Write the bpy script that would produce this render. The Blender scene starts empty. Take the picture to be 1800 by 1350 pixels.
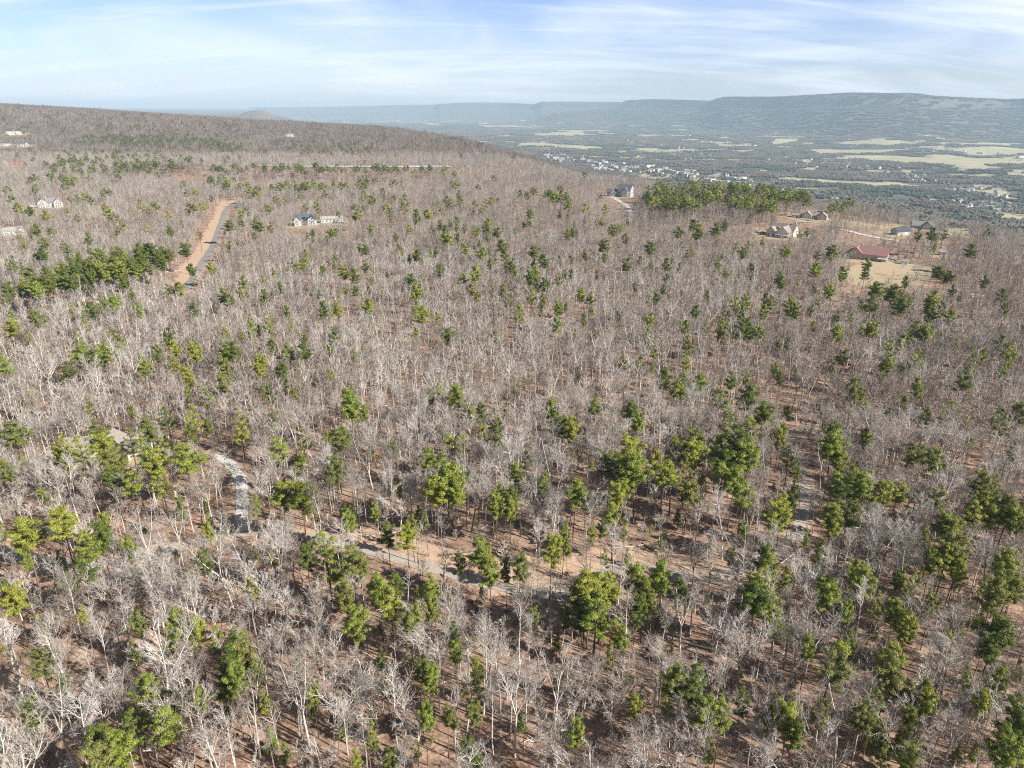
import bpy, math, random
import numpy as np
from mathutils import Vector, Euler, Matrix

R = math.radians
rnd = random.Random(11)
rng = np.random.default_rng(7)
scn = bpy.context.scene
col = scn.collection

# ------------------------------------------------------------------ camera
CAMZ, PITCH, FPX = 110.0, R(21.4), 1248.0          # pixel focal length for an 1800 px wide frame
cd = bpy.data.cameras.new("camera")
cam = bpy.data.objects.new("camera", cd)
col.objects.link(cam)
cam.location = (0, 0, CAMZ)
cam.rotation_euler = (R(90) - PITCH, 0, 0)
cd.sensor_width = 36.0
cd.lens = FPX / 1800 * 36
cd.clip_start = 1.0
cd.clip_end = 90000
scn.camera = cam

# ------------------------------------------------------------------ sun, sky, exposure
SUN_EL = R(33)
SUN_AZ = math.atan2(1.0, -0.51)                     # clockwise from +Y
sdir = Vector((math.sin(SUN_AZ) * math.cos(SUN_EL), math.cos(SUN_AZ) * math.cos(SUN_EL), math.sin(SUN_EL)))
sl = bpy.data.lights.new("sun", 'SUN')
sl.energy = 5.0
sl.angle = R(0.5)
sl.color = (1.0, 0.965, 0.91)
so = bpy.data.objects.new("sun", sl)
so.rotation_euler = sdir.to_track_quat('Z', 'Y').to_euler()
col.objects.link(so)

world = bpy.data.worlds.new("World")
scn.world = world
world.use_nodes = True
wn, wl = world.node_tree.nodes, world.node_tree.links
wn.clear()
def wnode(t, **kw):
    n = wn.new(t)
    for k, v in kw.items():
        setattr(n, k, v)
    return n
wout = wnode('ShaderNodeOutputWorld')
bg = wnode('ShaderNodeBackground')
sky = wnode('ShaderNodeTexSky', sky_type='NISHITA', sun_disc=False)
sky.sun_elevation = SUN_EL
sky.sun_rotation = SUN_AZ
sky.altitude = 600
sky.air_density = 1.0
sky.dust_density = 0.6
sky.ozone_density = 1.5
bg.inputs['Strength'].default_value = 0.045
# thin high cirrus, laid on a plane far above and seen in perspective
tc = wnode('ShaderNodeTexCoord')
sep = wnode('ShaderNodeSeparateXYZ')
wl.new(tc.outputs['Generated'], sep.inputs[0])
def wmath(op, a, b=None, clamp=False):
    n = wnode('ShaderNodeMath', operation=op, use_clamp=clamp)
    for i, v in enumerate((a, b)):
        if v is None:
            continue
        if isinstance(v, (int, float)):
            n.inputs[i].default_value = v
        else:
            wl.new(v, n.inputs[i])
    return n.outputs[0]
zc = wmath('ADD', wmath('MAXIMUM', sep.outputs['Z'], 0.0), 0.22)
cx = wmath('DIVIDE', sep.outputs['X'], zc)
cy = wmath('DIVIDE', sep.outputs['Y'], zc)
comb = wnode('ShaderNodeCombineXYZ')
wl.new(cx, comb.inputs[0]); wl.new(cy, comb.inputs[1])
def cloud_noise(rot, scale, stretch, detail, lo, hi, dist=0.6, loc=(0, 0, 0)):
    mp = wnode('ShaderNodeMapping')
    mp.inputs['Rotation'].default_value = (0, 0, R(rot))
    mp.inputs['Scale'].default_value = (scale, scale * stretch, 1)
    mp.inputs['Location'].default_value = loc
    wl.new(comb.outputs[0], mp.inputs[0])
    nz = wnode('ShaderNodeTexNoise')
    nz.inputs['Scale'].default_value = 1.0
    nz.inputs['Detail'].default_value = detail
    nz.inputs['Roughness'].default_value = 0.55
    nz.inputs['Distortion'].default_value = dist
    wl.new(mp.outputs[0], nz.inputs[0])
    mr = wnode('ShaderNodeMapRange', clamp=True, interpolation_type='SMOOTHSTEP')
    mr.inputs['From Min'].default_value = lo
    mr.inputs['From Max'].default_value = hi
    wl.new(nz.outputs[0], mr.inputs[0])
    return mr.outputs[0]
c1 = cloud_noise(12, 0.9, 1.5, 8, 0.40, 0.70, 0.9, (2.3, 0.7, 0))
c2 = cloud_noise(-52, 0.8, 7.0, 6, 0.47, 0.66, 0.35, (5.1, 3.7, 0))
c3 = cloud_noise(60, 0.45, 1.3, 4, 0.35, 0.65, 0.3, (9.1, 1.7, 0))
cl = wmath('ADD', wmath('MULTIPLY', c1, 0.50), wmath('MULTIPLY', c2, 0.30))
cl = wmath('ADD', cl, wmath('MULTIPLY', c3, 0.28), True)
lift = wnode('ShaderNodeMapRange', clamp=True, interpolation_type='SMOOTHSTEP')
lift.inputs['From Min'].default_value = 0.14; lift.inputs['From Max'].default_value = 0.27
lift.inputs['To Min'].default_value = 0.92; lift.inputs['To Max'].default_value = 0.0
wl.new(sep.outputs['Z'], lift.inputs[0])
cl = wmath('MULTIPLY', cl, lift.outputs[0])
mixc = wnode('ShaderNodeMixRGB')
wl.new(cl, mixc.inputs[0])
sat = wnode('ShaderNodeMixRGB', blend_type='MULTIPLY')
sat.inputs[0].default_value = 1.0
sat.inputs[2].default_value = (1.55, 1.68, 2.35, 1)
wl.new(lift.outputs[0], sat.inputs[0])
wl.new(sky.outputs[0], sat.inputs[1])
wl.new(sat.outputs[0], mixc.inputs[1])
mixc.inputs[2].default_value = (14.6, 15.6, 17.0, 1)
wl.new(mixc.outputs[0], bg.inputs[0])
wl.new(bg.outputs[0], wout.inputs[0])

vs = scn.view_settings
vs.view_transform = 'Standard'
vs.look = 'None'
vs.exposure = 0.68
vs.gamma = 1.0
vs.use_curve_mapping = False
scn.render.engine = 'CYCLES'
cy_ = scn.cycles
cy_.max_bounces = 4
cy_.diffuse_bounces = 2
cy_.glossy_bounces = 1
cy_.transmission_bounces = 1
cy_.transparent_max_bounces = 4
cy_.volume_bounces = 1
cy_.use_denoising = False
cy_.use_adaptive_sampling = False
cy_.caustics_reflective = False
cy_.caustics_refractive = False
cy_.pixel_filter_type = 'BLACKMAN_HARRIS'
cy_.filter_width = 1.1

# ------------------------------------------------------------------ projection helpers (used to read the plan off the photograph)
CT, ST = math.cos(PITCH), math.sin(PITCH)
def ray(px, py):
    u = (px - 900) / FPX
    v = (675 - py) / FPX
    return u, CT + v * ST, -ST + v * CT
def on_z(px, py, z):
    dx, dy, dz = ray(px, py)
    t = (z - CAMZ) / dz
    return dx * t, dy * t
def proj(x, y, z):
    x = np.asarray(x, float); y = np.asarray(y, float); z = np.asarray(z, float) - CAMZ
    f = y * CT - z * ST
    u = y * ST + z * CT
    f = np.where(f < 1, 1, f)
    return 900 + FPX * x / f, 675 - FPX * u / f

# ------------------------------------------------------------------ value noise
_perm = np.random.default_rng(3).random((256, 256))
def vnoise(x, y, s, seed=0):
    x = np.asarray(x, float) / s + seed * 17.3
    y = np.asarray(y, float) / s + seed * 9.7
    xi = np.floor(x).astype(int); yi = np.floor(y).astype(int)
    fx = x - xi; fy = y - yi
    fx = fx * fx * (3 - 2 * fx); fy = fy * fy * (3 - 2 * fy)
    a = _perm[xi & 255, yi & 255]; b = _perm[(xi + 1) & 255, yi & 255]
    c = _perm[xi & 255, (yi + 1) & 255]; d = _perm[(xi + 1) & 255, (yi + 1) & 255]
    return (a * (1 - fx) + b * fx) * (1 - fy) + (c * (1 - fx) + d * fx) * fy
def fbm(x, y, s, o=4, seed=0):
    t = 0; a = 0.5
    for i in range(o):
        t = t + a * vnoise(x, y, s / 2 ** i, seed + i)
        a *= 0.5
    return t / (1 - 0.5 ** o)
def sstep(a, b, x):
    t = np.clip((x - a) / (b - a), 0, 1)
    return t * t * (3 - 2 * t)

# ------------------------------------------------------------------ terrain
edge_px = [(2300, 620), (2050, 520), (1900, 455), (1800, 418), (1650, 378), (1500, 350), (1300, 323), (1150, 307), (1000, 297)]
EDGE = [on_z(px, py - (15 if px > 1550 else 9 if px > 1250 else 3), 20) for px, py in edge_px] + [(47, 1190), (0, 1480), (-75, 1930), (-190, 2450), (-430, 3150), (-900, 4300), (-2600, 9000)]
EDGE = [(900, -2000), (700, -300)] + EDGE
EDGE = np.array(EDGE)
def edge_dist(x, y):
    """signed distance to the plateau rim, positive beyond it (over the valley)"""
    x = np.asarray(x, float); y = np.asarray(y, float)
    best = np.full(x.shape, 1e18); sgn = np.ones(x.shape)
    for (ax, ay), (bx, by) in zip(EDGE[:-1], EDGE[1:]):
        dx, dy = bx - ax, by - ay
        L2 = dx * dx + dy * dy
        t = np.clip(((x - ax) * dx + (y - ay) * dy) / L2, 0, 1)
        d2 = (x - ax - t * dx) ** 2 + (y - ay - t * dy) ** 2
        cr = dx * (y - ay) - dy * (x - ax)
        m = d2 < best
        best = np.where(m, d2, best)
        sgn = np.where(m, np.where(cr < 0, 1, -1), sgn)
    return np.sqrt(best) * sgn
VALLEY = -225.0
# skyline of the far escarpment: (pixel x, pixel y, distance m)
SKY = np.array([(-900, 190, 30000), (-300, 186, 30000), (0, 186, 29000), (190, 183, 27000), (250, 181, 27000), (330, 182.5, 27000), (390, 187, 26000), (430, 190, 25500),
                (560, 189, 25000), (700, 184.5, 23000), (765, 184, 21500), (772, 182.5, 21000), (830, 180, 20000), (890, 180.5, 19000), (938, 183, 17800), (953, 178.5, 17400),
                (1000, 178.5, 16800), (1095, 179, 15600), (1107, 177, 15400), (1150, 175, 14900), (1255, 178.5, 13400), (1264, 175, 13200), (1278, 171, 12900), (1370, 171, 12000), (1440, 167, 11500), (1500, 164, 11200),
                (1600, 165, 11100), (1640, 170, 11200), (1700, 173, 11600), (1765, 175.5, 12000), (1850, 174, 12000), (2300, 172, 12000), (3600, 172, 12000)], float)
sk_az = np.arctan2((SKY[:, 0] - 900) / FPX, CT + (675 - SKY[:, 1]) / FPX * ST)
_dz = -ST + (675 - SKY[:, 1]) / FPX * CT
_h = np.hypot((SKY[:, 0] - 900) / FPX, CT + (675 - SKY[:, 1]) / FPX * ST)
sk_z = CAMZ + SKY[:, 2] * _dz / _h
HX = np.array([-6000, -3500, -2000, -1440, -1080, -720, -240, 200])
HZ = np.array([125, 120, 102, 68, 44, 23, 0, -10])
ROADFAR_Y = 1235.0
def height(x, y):
    x = np.asarray(x, float); y = np.asarray(y, float)
    r = np.hypot(x, y)
    e = edge_dist(x, y)
    # plateau top
    p = (fbm(x, y, 140, 3, 1) - 0.5) * 5.0 * sstep(60, 300, r)
    p = p - 14 * np.exp(-((y - 1960) / 170) ** 2) * sstep(300, -200, x)
    hill = np.interp(x / np.maximum(y, 1) * 3000, HX, HZ)
    p = p + (hill + 12 * (fbm(x, y, 420, 3, 5) - 0.5)) * sstep(2050, 3050, y) - 72 * sstep(3300, 5200, y)
    p = p + 17 * np.exp(-((y - ROADFAR_Y) / 45) ** 2) * sstep(-720, -560, x) * sstep(20, -120, x)
    p = p + 94 * np.exp(-(np.abs(x + 3020) / 190) ** 2.6 - ((y - 9000) / 300) ** 2)
    # valley floor
    v = VALLEY + (fbm(x, y, 900, 4, 9) - 0.5) * 55 + 25 * np.exp(-((e - 1500) / 500) ** 2) * (fbm(x, y, 700, 2, 4))
    # far escarpment
    az = np.arctan2(x, np.maximum(y, 1e-3))
    rc = np.interp(az, sk_az, SKY[:, 2])
    zc_ = np.interp(az, sk_az, sk_z)
    L = 1500 + rc * 0.10
    spur = (fbm(az * 9000, r * 0.25, 900, 3, 21) - 0.5)
    rr = r + spur * 3000 * np.clip((rc - r) / L, 0, 1)
    t = np.clip((rr - (rc - L)) / L, 0, 1)
    prof = 0.62 * t ** 1.5 + 0.16 * sstep(0.3, 0.8, t) + 0.22 * sstep(0.90, 0.985, t)
    far = (zc_ - v) * prof
    # nearer shoulder of the escarpment at the right
    sh = 330 * np.exp(-((x - 7300) / 1100) ** 2 - ((y - 8100) / 1300) ** 2)
    v = v + np.maximum(far, sh)
    k = sstep(-5, 900, e)
    k = k ** 0.75
    z = p * (1 - k) + v * k
    z = z - 3.0 * sstep(-60, 0, e) * (1 - k)
    return z

def gp(px, py, zoff=0.0):
    """the point of the ground seen at a pixel"""
    dx, dy, dz = ray(px, py)
    ts = np.geomspace(60, 40000, 2600)
    zz = CAMZ + dz * ts - (height(dx * ts, dy * ts) + zoff)
    i = np.argmax(zz < 0)
    if zz[i] >= 0:
        i = len(ts) - 1
    t0, t1 = ts[max(i - 1, 0)], ts[i]
    a, b = zz[max(i - 1, 0)], zz[i]
    t = t0 + (t1 - t0) * (a / (a - b) if a != b else 0)
    return dx * t, dy * t

def smooth_line(pts, n=8):
    P = [Vector(p) for p in pts]
    P = [P[0] * 2 - P[1]] + P + [P[-1] * 2 - P[-2]]
    out = []
    for i in range(1, len(P) - 2):
        for k in range(n):
            t = k / n
            a, b, c, d = P[i - 1], P[i], P[i + 1], P[i + 2]
            out.append(0.5 * ((2 * b) + (c - a) * t + (2 * a - 5 * b + 4 * c - d) * t * t + (3 * b - a - 3 * c + d) * t ** 3))
    out.append(P[-2])
    return np.array([(p.x, p.y) for p in out])
def line_dist(x, y, line):
    best = np.full(np.shape(x), 1e18)
    for (ax, ay), (bx, by) in zip(line[:-1], line[1:]):
        dx, dy = bx - ax, by - ay
        t = np.clip(((x - ax) * dx + (y - ay) * dy) / (dx * dx + dy * dy + 1e-9), 0, 1)
        best = np.minimum(best, (x - ax - t * dx) ** 2 + (y - ay - t * dy) ** 2)
    return np.sqrt(best)
def in_poly(x, y, poly):
    x = np.asarray(x, float); y = np.asarray(y, float)
    ins = np.zeros(x.shape, bool)
    n = len(poly)
    for i in range(n):
        x0, y0 = poly[i]; x1, y1 = poly[(i + 1) % n]
        if y0 == y1:
            continue
        c = ((y0 > y) != (y1 > y)) & (x < (x1 - x0) * (y - y0) / (y1 - y0) + x0)
        ins ^= c
    return ins

# roads, traced from the photograph onto the ground
main_road = smooth_line([gp(*p) for p in [(-160, 945), (-60, 958), (30, 976), (110, 990), (230, 980), (340, 955), (430, 938), (510, 940), (580, 950), (650, 967), (710, 985), (780, 1003), (860, 1026), (930, 1040), (1000, 1036), (1050, 1012), (1095, 998), (1150, 999), (1210, 1014), (1270, 1012), (1330, 985), (1380, 955), (1410, 915), (1418, 870), (1408, 830), (1392, 795), (1376, 762)]])
cross_road = smooth_line([gp(*p) for p in [(1376, 762), (1440, 754), (1520, 754), (1600, 760), (1700, 767), (1800, 768), (1900, 770), (2000, 774)]])
drive_a = smooth_line([gp(*p) for p in [(426, 934), (425, 905), (425, 880), (424, 850), (414, 828), (398, 810), (378, 798)]])
cut_road = smooth_line([gp(*p) for p in [(428, 349), (400, 366), (392, 385), (383, 410), (372, 438), (352, 470), (326, 508)]])
track_a = smooth_line([gp(*p) for p in [(-60, 545), (30, 538), (110, 527), (220, 515), (326, 508)]])
track_b = smooth_line([gp(*p) for p in [(326, 508), (420, 500), (540, 496), (680, 500)]])
far_road = smooth_line([(x, ROADFAR_Y + 12 * math.sin(x / 130)) for x in range(-640, -60, 60)])
drive_b = smooth_line([gp(*p) for p in [(1475, 404), (1490, 406), (1512, 412), (1540, 418), (1580, 424)]])
drive_c = smooth_line([gp(*p) for p in [(1068, 342), (1085, 352), (1100, 362), (1108, 375), (1106, 392)]])
drive_d = smooth_line([gp(*p) for p in [(1405, 384), (1425, 386), (1450, 386), (1475, 392)]])
ROADS = [('gravel_road', main_road, 3.7, 'gravel'), ('gravel_road', cross_road, 2.8, 'gravel'), ('driveway', drive_a, 3.3, 'concrete'),
         ('asphalt_road', cut_road, 5.6, 'asphalt'), ('dirt_track', track_a, 6.0, 'dirt'), ('dirt_track', track_b, 4.0, 'dirt'),
         ('distant_road', far_road, 9.0, 'paleroad'), ('driveway', drive_b, 6.0, 'concrete'), ('driveway', drive_c, 6.0, 'concrete'), ('driveway', drive_d, 5, 'concrete')]

FIELDS_PX = [[(1413, 262), (1440, 271), (1500, 270), (1567, 268), (1617, 265), (1600, 261), (1500, 264), (1450, 262)],
    [(1477, 272), (1533, 282), (1617, 288), (1683, 293), (1733, 298), (1750, 290), (1860, 291), (1860, 272), (1733, 278), (1683, 273), (1633, 270), (1630, 277), (1567, 273)],
    [(1667, 262), (1767, 258), (1860, 265), (1860, 271), (1717, 276), (1677, 268)], [(1460, 247), (1593, 247), (1567, 257), (1520, 253), (1490, 250)],
    [(1357, 243), (1407, 243), (1407, 250), (1380, 253), (1350, 256)], [(1400, 298), (1433, 293), (1460, 300), (1433, 304)], [(1397, 280), (1447, 283), (1417, 288)],
    [(1730, 337), (1760, 332), (1787, 350), (1780, 360), (1747, 347)], [(1707, 370), (1860, 382), (1860, 396), (1733, 381)],
    [(877, 252), (967, 252), (1073, 260), (1033, 263), (950, 257)], [(910, 235), (1017, 230), (1093, 237), (1000, 238), (950, 239)], [(827, 220), (967, 222), (950, 225), (850, 223)],
    [(1167, 238), (1200, 237), (1230, 240), (1180, 241)], [(1240, 247), (1280, 237), (1283, 243)], [(1180, 246), (1225, 244), (1240, 248)], [(1045, 232), (1090, 234), (1080, 237)],
    [(1640, 254), (1720, 250), (1800, 252), (1740, 256)], [(1755, 303), (1800, 300), (1800, 306), (1765, 309)], [(1600, 312), (1660, 310), (1640, 315)], [(1390, 252), (1440, 250), (1430, 255)],
    [(700, 216), (790, 218), (760, 220)], [(1290, 268), (1320, 262), (1325, 268)], [(1110, 262), (1150, 260), (1160, 264)], [(1240, 256), (1300, 256), (1290, 259)]]
FIELDS = [[gp(*p) for p in poly] for poly in FIELDS_PX]
LAWN_PX = [[(1535, 455), (1590, 460), (1650, 474), (1625, 500), (1560, 510), (1500, 500), (1480, 480)], [(1365, 371), (1392, 372), (1388, 381), (1365, 379)], [(1540, 398), (1580, 394), (1582, 400), (1550, 404)],
           [(1655, 405), (1700, 410), (1702, 418), (1660, 415)], [(1310, 400), (1345, 398), (1345, 412), (1310, 412)], [(1400, 384), (1480, 384), (1560, 398), (1520, 402), (1400, 392)], [(1470, 438), (1500, 442), (1495, 450), (1465, 444)]]
LAWNS = [[gp(*p) for p in poly] for poly in LAWN_PX]
BANK_PX = [[(620, 945), (760, 985), (850, 1008), (930, 1030), (1010, 1022), (1090, 985), (1060, 968), (960, 985), (850, 980), (740, 950), (640, 930)],
           [(-60, 930), (20, 945), (45, 968), (-60, 962)], [(430, 915), (500, 925), (560, 935), (540, 945), (440, 935)], [(300, 508), (318, 470), (345, 440), (362, 405), (382, 365), (388, 350), (400, 352), (392, 370), (378, 405), (365, 440), (345, 478), (320, 512)],
           [(-40, 1180), (25, 1200), (40, 1290), (70, 1330), (30, 1400), (-60, 1400)], [(1405, 830), (1440, 850), (1455, 880), (1440, 885), (1420, 850)], [(1385, 770), (1410, 820), (1400, 830), (1380, 790)], [(1110, 960), (1250, 975), (1240, 1000), (1100, 990)]]
BANKS = [[gp(*p) for p in poly] for poly in BANK_PX]

# ------------------------------------------------------------------ materials
def mat(name):
    m = bpy.data.materials.new(name)
    m.use_nodes = True
    nt = m.node_tree
    b = nt.nodes['Principled BSDF']
    b.inputs['Roughness'].default_value = 0.85
    b.inputs['Specular IOR Level'].default_value = 0.2
    return m, nt, b
def nnoise(nt, scale, detail=4, rough=0.6, coord='Object', vec=None):
    t = nt.nodes.new('ShaderNodeTexCoord')
    n = nt.nodes.new('ShaderNodeTexNoise')
    n.inputs['Scale'].default_value = scale
    n.inputs['Detail'].default_value = detail
    n.inputs['Roughness'].default_value = rough
    nt.links.new(vec if vec is not None else t.outputs[coord], n.inputs['Vector'])
    return n.outputs['Fac']
def nramp(nt, fac, stops):
    r = nt.nodes.new('ShaderNodeValToRGB')
    e = r.color_ramp.elements
    while len(e) < len(stops):
        e.new(0.5)
    for i, (p, c) in enumerate(stops):
        e[i].position = p
        e[i].color = (*c, 1)
    nt.links.new(fac, r.inputs[0])
    return r.outputs[0]
def nmix(nt, fac, a, b, blend='MIX'):
    m = nt.nodes.new('ShaderNodeMixRGB')
    m.blend_type = blend
    for i, v in enumerate((fac, a, b)):
        if isinstance(v, (int, float)):
            m.inputs[i].default_value = v
        elif isinstance(v, tuple):
            m.inputs[i].default_value = (*v, 1)
        else:
            nt.links.new(v, m.inputs[i])
    return m.outputs[0]
def simple(name, c, rough=0.8, nscale=None, amt=0.25, metal=0):
    m, nt, b = mat(name)
    b.inputs['Roughness'].default_value = rough
    b.inputs['Metallic'].default_value = metal
    if nscale:
        f = nnoise(nt, nscale)
        lo = tuple(v * (1 - amt) for v in c); hi = tuple(min(1, v * (1 + amt)) for v in c)
        nt.links.new(nramp(nt, f, [(0.3, lo), (0.7, hi)]), b.inputs['Base Color'])
    else:
        b.inputs['Base Color'].default_value = (*c, 1)
    return m
# ground: attributes cover.r = field, .g = bare dirt, .b = valley/mountain
gm, nt, b = mat('leaf_litter_ground')
att = nt.nodes.new('ShaderNodeAttribute'); att.attribute_name = 'cover'
sp = nt.nodes.new('ShaderNodeSeparateColor'); nt.links.new(att.outputs['Color'], sp.inputs[0])
f1 = nnoise(nt, 1.1, 7, 0.82)
f2 = nnoise(nt, 0.06, 4, 0.6)
f3 = nnoise(nt, 0.35, 4, 0.6)
litter = nramp(nt, f1, [(0.37, (0.09, 0.048, 0.032)), (0.45, (0.24, 0.138, 0.095)), (0.53, (0.42, 0.285, 0.215)), (0.63, (0.66, 0.53, 0.43))])
litter2 = nramp(nt, f3, [(0.3, (0.22, 0.12, 0.08)), (0.55, (0.43, 0.29, 0.21)), (0.75, (0.47, 0.37, 0.29))])
lit = nmix(nt, 0.45, litter, litter2)
f4 = nnoise(nt, 0.16, 6, 0.75)
lit = nmix(nt, 1.0, lit, nramp(nt, f4, [(0.38, (0.42, 0.36, 0.34)), (0.47, (0.92, 0.86, 0.82)), (0.54, (1.10, 1.03, 0.97)), (0.63, (1.35, 1.3, 1.26))]), 'MULTIPLY')
lit = nmix(nt, nramp(nt, f2, [(0.35, (0, 0, 0)), (0.7, (0.5, 0.5, 0.5))]), lit, (0.40, 0.29, 0.20))
dirt = nmix(nt, nramp(nt, f1, [(0.35, (0, 0, 0)), (0.65, (1, 1, 1))]), (0.42, 0.255, 0.16), (0.70, 0.52, 0.37))
field = nmix(nt, nramp(nt, nnoise(nt, 0.006, 5, 0.65), [(0.38, (0, 0, 0)), (0.62, (1, 1, 1))]), (0.40, 0.36, 0.21), (0.52, 0.44, 0.27))
wood = nramp(nt, nnoise(nt, 0.01, 8, 0.7), [(0.3, (0.085, 0.085, 0.065)), (0.5, (0.13, 0.12, 0.095)), (0.7, (0.19, 0.165, 0.13))])
c = nmix(nt, sp.outputs[1], lit, dirt)
c = nmix(nt, sp.outputs[2], c, wood)
c = nmix(nt, sp.outputs[0], c, field)
nt.links.new(c, b.inputs['Base Color'])
b.inputs['Roughness'].default_value = 1.0
bp = nt.nodes.new('ShaderNodeBump'); bp.inputs['Strength'].default_value = 0.5; bp.inputs['Distance'].default_value = 0.12
nt.links.new(f1, bp.inputs['Height']); nt.links.new(bp.outputs[0], b.inputs['Normal'])
M_GROUND = gm

def bark(name, stops, hue_var):
    m, nt, b = mat(name)
    oi = nt.nodes.new('ShaderNodeObjectInfo')
    t = nt.nodes.new('ShaderNodeTexCoord')
    n = nnoise(nt, 1.3, 4, 0.7)
    c = nramp(nt, n, stops)
    v = nramp(nt, oi.outputs['Random'], hue_var)
    c = nmix(nt, 1.0, c, v, 'MULTIPLY')
    g = nt.nodes.new('ShaderNodeNewGeometry')
    st = nnoise(nt, 0.012, 5, 0.65, vec=g.outputs['Position'])      # stands of different species
    c = nmix(nt, 1.0, c, nramp(nt, st, [(0.36, (0.72, 0.70, 0.66)), (0.48, (1.0, 0.97, 0.94)), (0.54, (0.90, 0.84, 0.79)), (0.66, (0.68, 0.63, 0.60))]), 'MULTIPLY')
    nt.links.new(c, b.inputs['Base Color'])
    b.inputs['Roughness'].default_value = 0.9
    return m
M_BARK = bark('pale_grey_bark', [(0.3, (0.56, 0.53, 0.49)), (0.5, (0.80, 0.77, 0.73)), (0.7, (0.90, 0.88, 0.85))],
              [(0.0, (1.0, 1.0, 1.0)), (0.35, (0.78, 0.76, 0.74)), (0.55, (0.95, 0.93, 0.91)), (0.75, (0.50, 0.47, 0.45)), (1.0, (0.28, 0.25, 0.24))])
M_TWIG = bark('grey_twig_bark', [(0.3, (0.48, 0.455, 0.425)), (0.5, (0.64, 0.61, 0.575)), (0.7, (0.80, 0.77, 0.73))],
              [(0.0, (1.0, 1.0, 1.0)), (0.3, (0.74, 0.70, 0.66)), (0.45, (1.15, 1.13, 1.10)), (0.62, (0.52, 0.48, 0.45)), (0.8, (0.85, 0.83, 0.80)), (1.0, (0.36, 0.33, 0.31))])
M_SHADEDTWIG = bark('twig_bark_painted_shade', [(0.3, (0.37, 0.35, 0.325)), (0.5, (0.51, 0.485, 0.455)), (0.7, (0.66, 0.635, 0.60))],  # bark colour darkened in place of the self-shadowing coarse mid-distance crowns lack
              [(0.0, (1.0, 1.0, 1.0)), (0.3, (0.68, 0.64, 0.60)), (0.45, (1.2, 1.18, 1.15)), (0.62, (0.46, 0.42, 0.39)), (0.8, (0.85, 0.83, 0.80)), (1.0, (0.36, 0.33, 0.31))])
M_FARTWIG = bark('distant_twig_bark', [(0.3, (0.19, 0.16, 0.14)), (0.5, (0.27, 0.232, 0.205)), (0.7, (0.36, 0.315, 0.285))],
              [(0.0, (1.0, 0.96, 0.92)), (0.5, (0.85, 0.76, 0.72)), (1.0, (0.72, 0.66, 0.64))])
M_VALTREE = bark('valley_tree_crowns', [(0.3, (0.14, 0.135, 0.108)), (0.5, (0.19, 0.18, 0.148)), (0.7, (0.26, 0.24, 0.20))],
              [(0.0, (1.0, 0.96, 0.92)), (0.5, (0.75, 0.72, 0.7)), (1.0, (0.6, 0.62, 0.55))])
M_PINEBARK = bark('pine_bark', [(0.3, (0.13, 0.09, 0.07)), (0.5, (0.22, 0.16, 0.12)), (0.7, (0.34, 0.27, 0.21))], [(0.0, (1, 1, 1)), (1.0, (0.7, 0.7, 0.7))])
M_RUST = simple('rust_leaves', (0.32, 0.13, 0.055), 0.9, 0.8, 0.4)
def foliage(name, a, bb, c_):
    m, nt, b = mat(name)
    geo = nt.nodes.new('ShaderNodeNewGeometry')
    n = nnoise(nt, 0.5, 3, 0.6)
    ri = nramp(nt, geo.outputs['Random Per Island'], [(0.0, a), (0.5, bb), (1.0, c_)])
    oi = nt.nodes.new('ShaderNodeObjectInfo')
    v = nramp(nt, oi.outputs['Random'], [(0.0, (0.85, 0.92, 0.9)), (0.5, (1.0, 1.0, 1.0)), (1.0, (1.22, 1.1, 0.95))])
    c = nmix(nt, 1.0, ri, v, 'MULTIPLY')
    nt.links.new(c, b.inputs['Base Color'])
    b.inputs['Roughness'].default_value = 0.6
    tr = nt.nodes.new('ShaderNodeBsdfTranslucent')
    nt.links.new(c, tr.inputs['Color'])
    mx = nt.nodes.new('ShaderNodeMixShader'); mx.inputs[0].default_value = 0.2
    nt.links.new(b.outputs[0], mx.inputs[1]); nt.links.new(tr.outputs[0], mx.inputs[2])
    nt.links.new(mx.outputs[0], nt.nodes['Material Output'].inputs[0])
    return m
M_GREEN = foliage('bright_pine_needles', (0.16, 0.19, 0.030), (0.29, 0.33, 0.055), (0.45, 0.48, 0.11))
M_OLIVE = foliage('olive_pine_needles', (0.14, 0.15, 0.04), (0.23, 0.245, 0.07), (0.34, 0.35, 0.12))
M_DARK = foliage('dark_pine_needles', (0.085, 0.115, 0.025), (0.15, 0.19, 0.036), (0.24, 0.28, 0.06))
M_VALPINE = simple('valley_pine_crowns', (0.07, 0.095, 0.06), 0.9, 0.05, 0.3)

def road_mat(name, a, bb, scale=1.2):
    m, nt, b = mat(name)
    f = nnoise(nt, scale, 6, 0.7); g = nnoise(nt, 0.15, 3, 0.5)
    c = nramp(nt, f, [(0.3, a), (0.7, bb)])
    c = nmix(nt, nramp(nt, g, [(0.4, (0, 0, 0)), (0.75, (0.6, 0.6, 0.6))]), c, (0.40, 0.29, 0.20))
    nt.links.new(c, b.inputs['Base Color'])
    return m
RM = {'gravel': road_mat('grey_gravel', (0.36, 0.30, 0.245), (0.60, 0.52, 0.43)), 'concrete': simple('pale_concrete', (0.66, 0.63, 0.57), 0.8, 0.6, 0.2),
      'asphalt': road_mat('weathered_asphalt', (0.22, 0.22, 0.215), (0.32, 0.315, 0.31)), 'dirt': road_mat('pale_dirt', (0.40, 0.30, 0.21), (0.55, 0.43, 0.32)),
      'paleroad': simple('pale_road_surface', (0.62, 0.60, 0.57), 0.8, 0.1, 0.1), 'orange': simple('orange_clay', (0.62, 0.42, 0.27), 0.9, 0.8, 0.3)}

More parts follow.
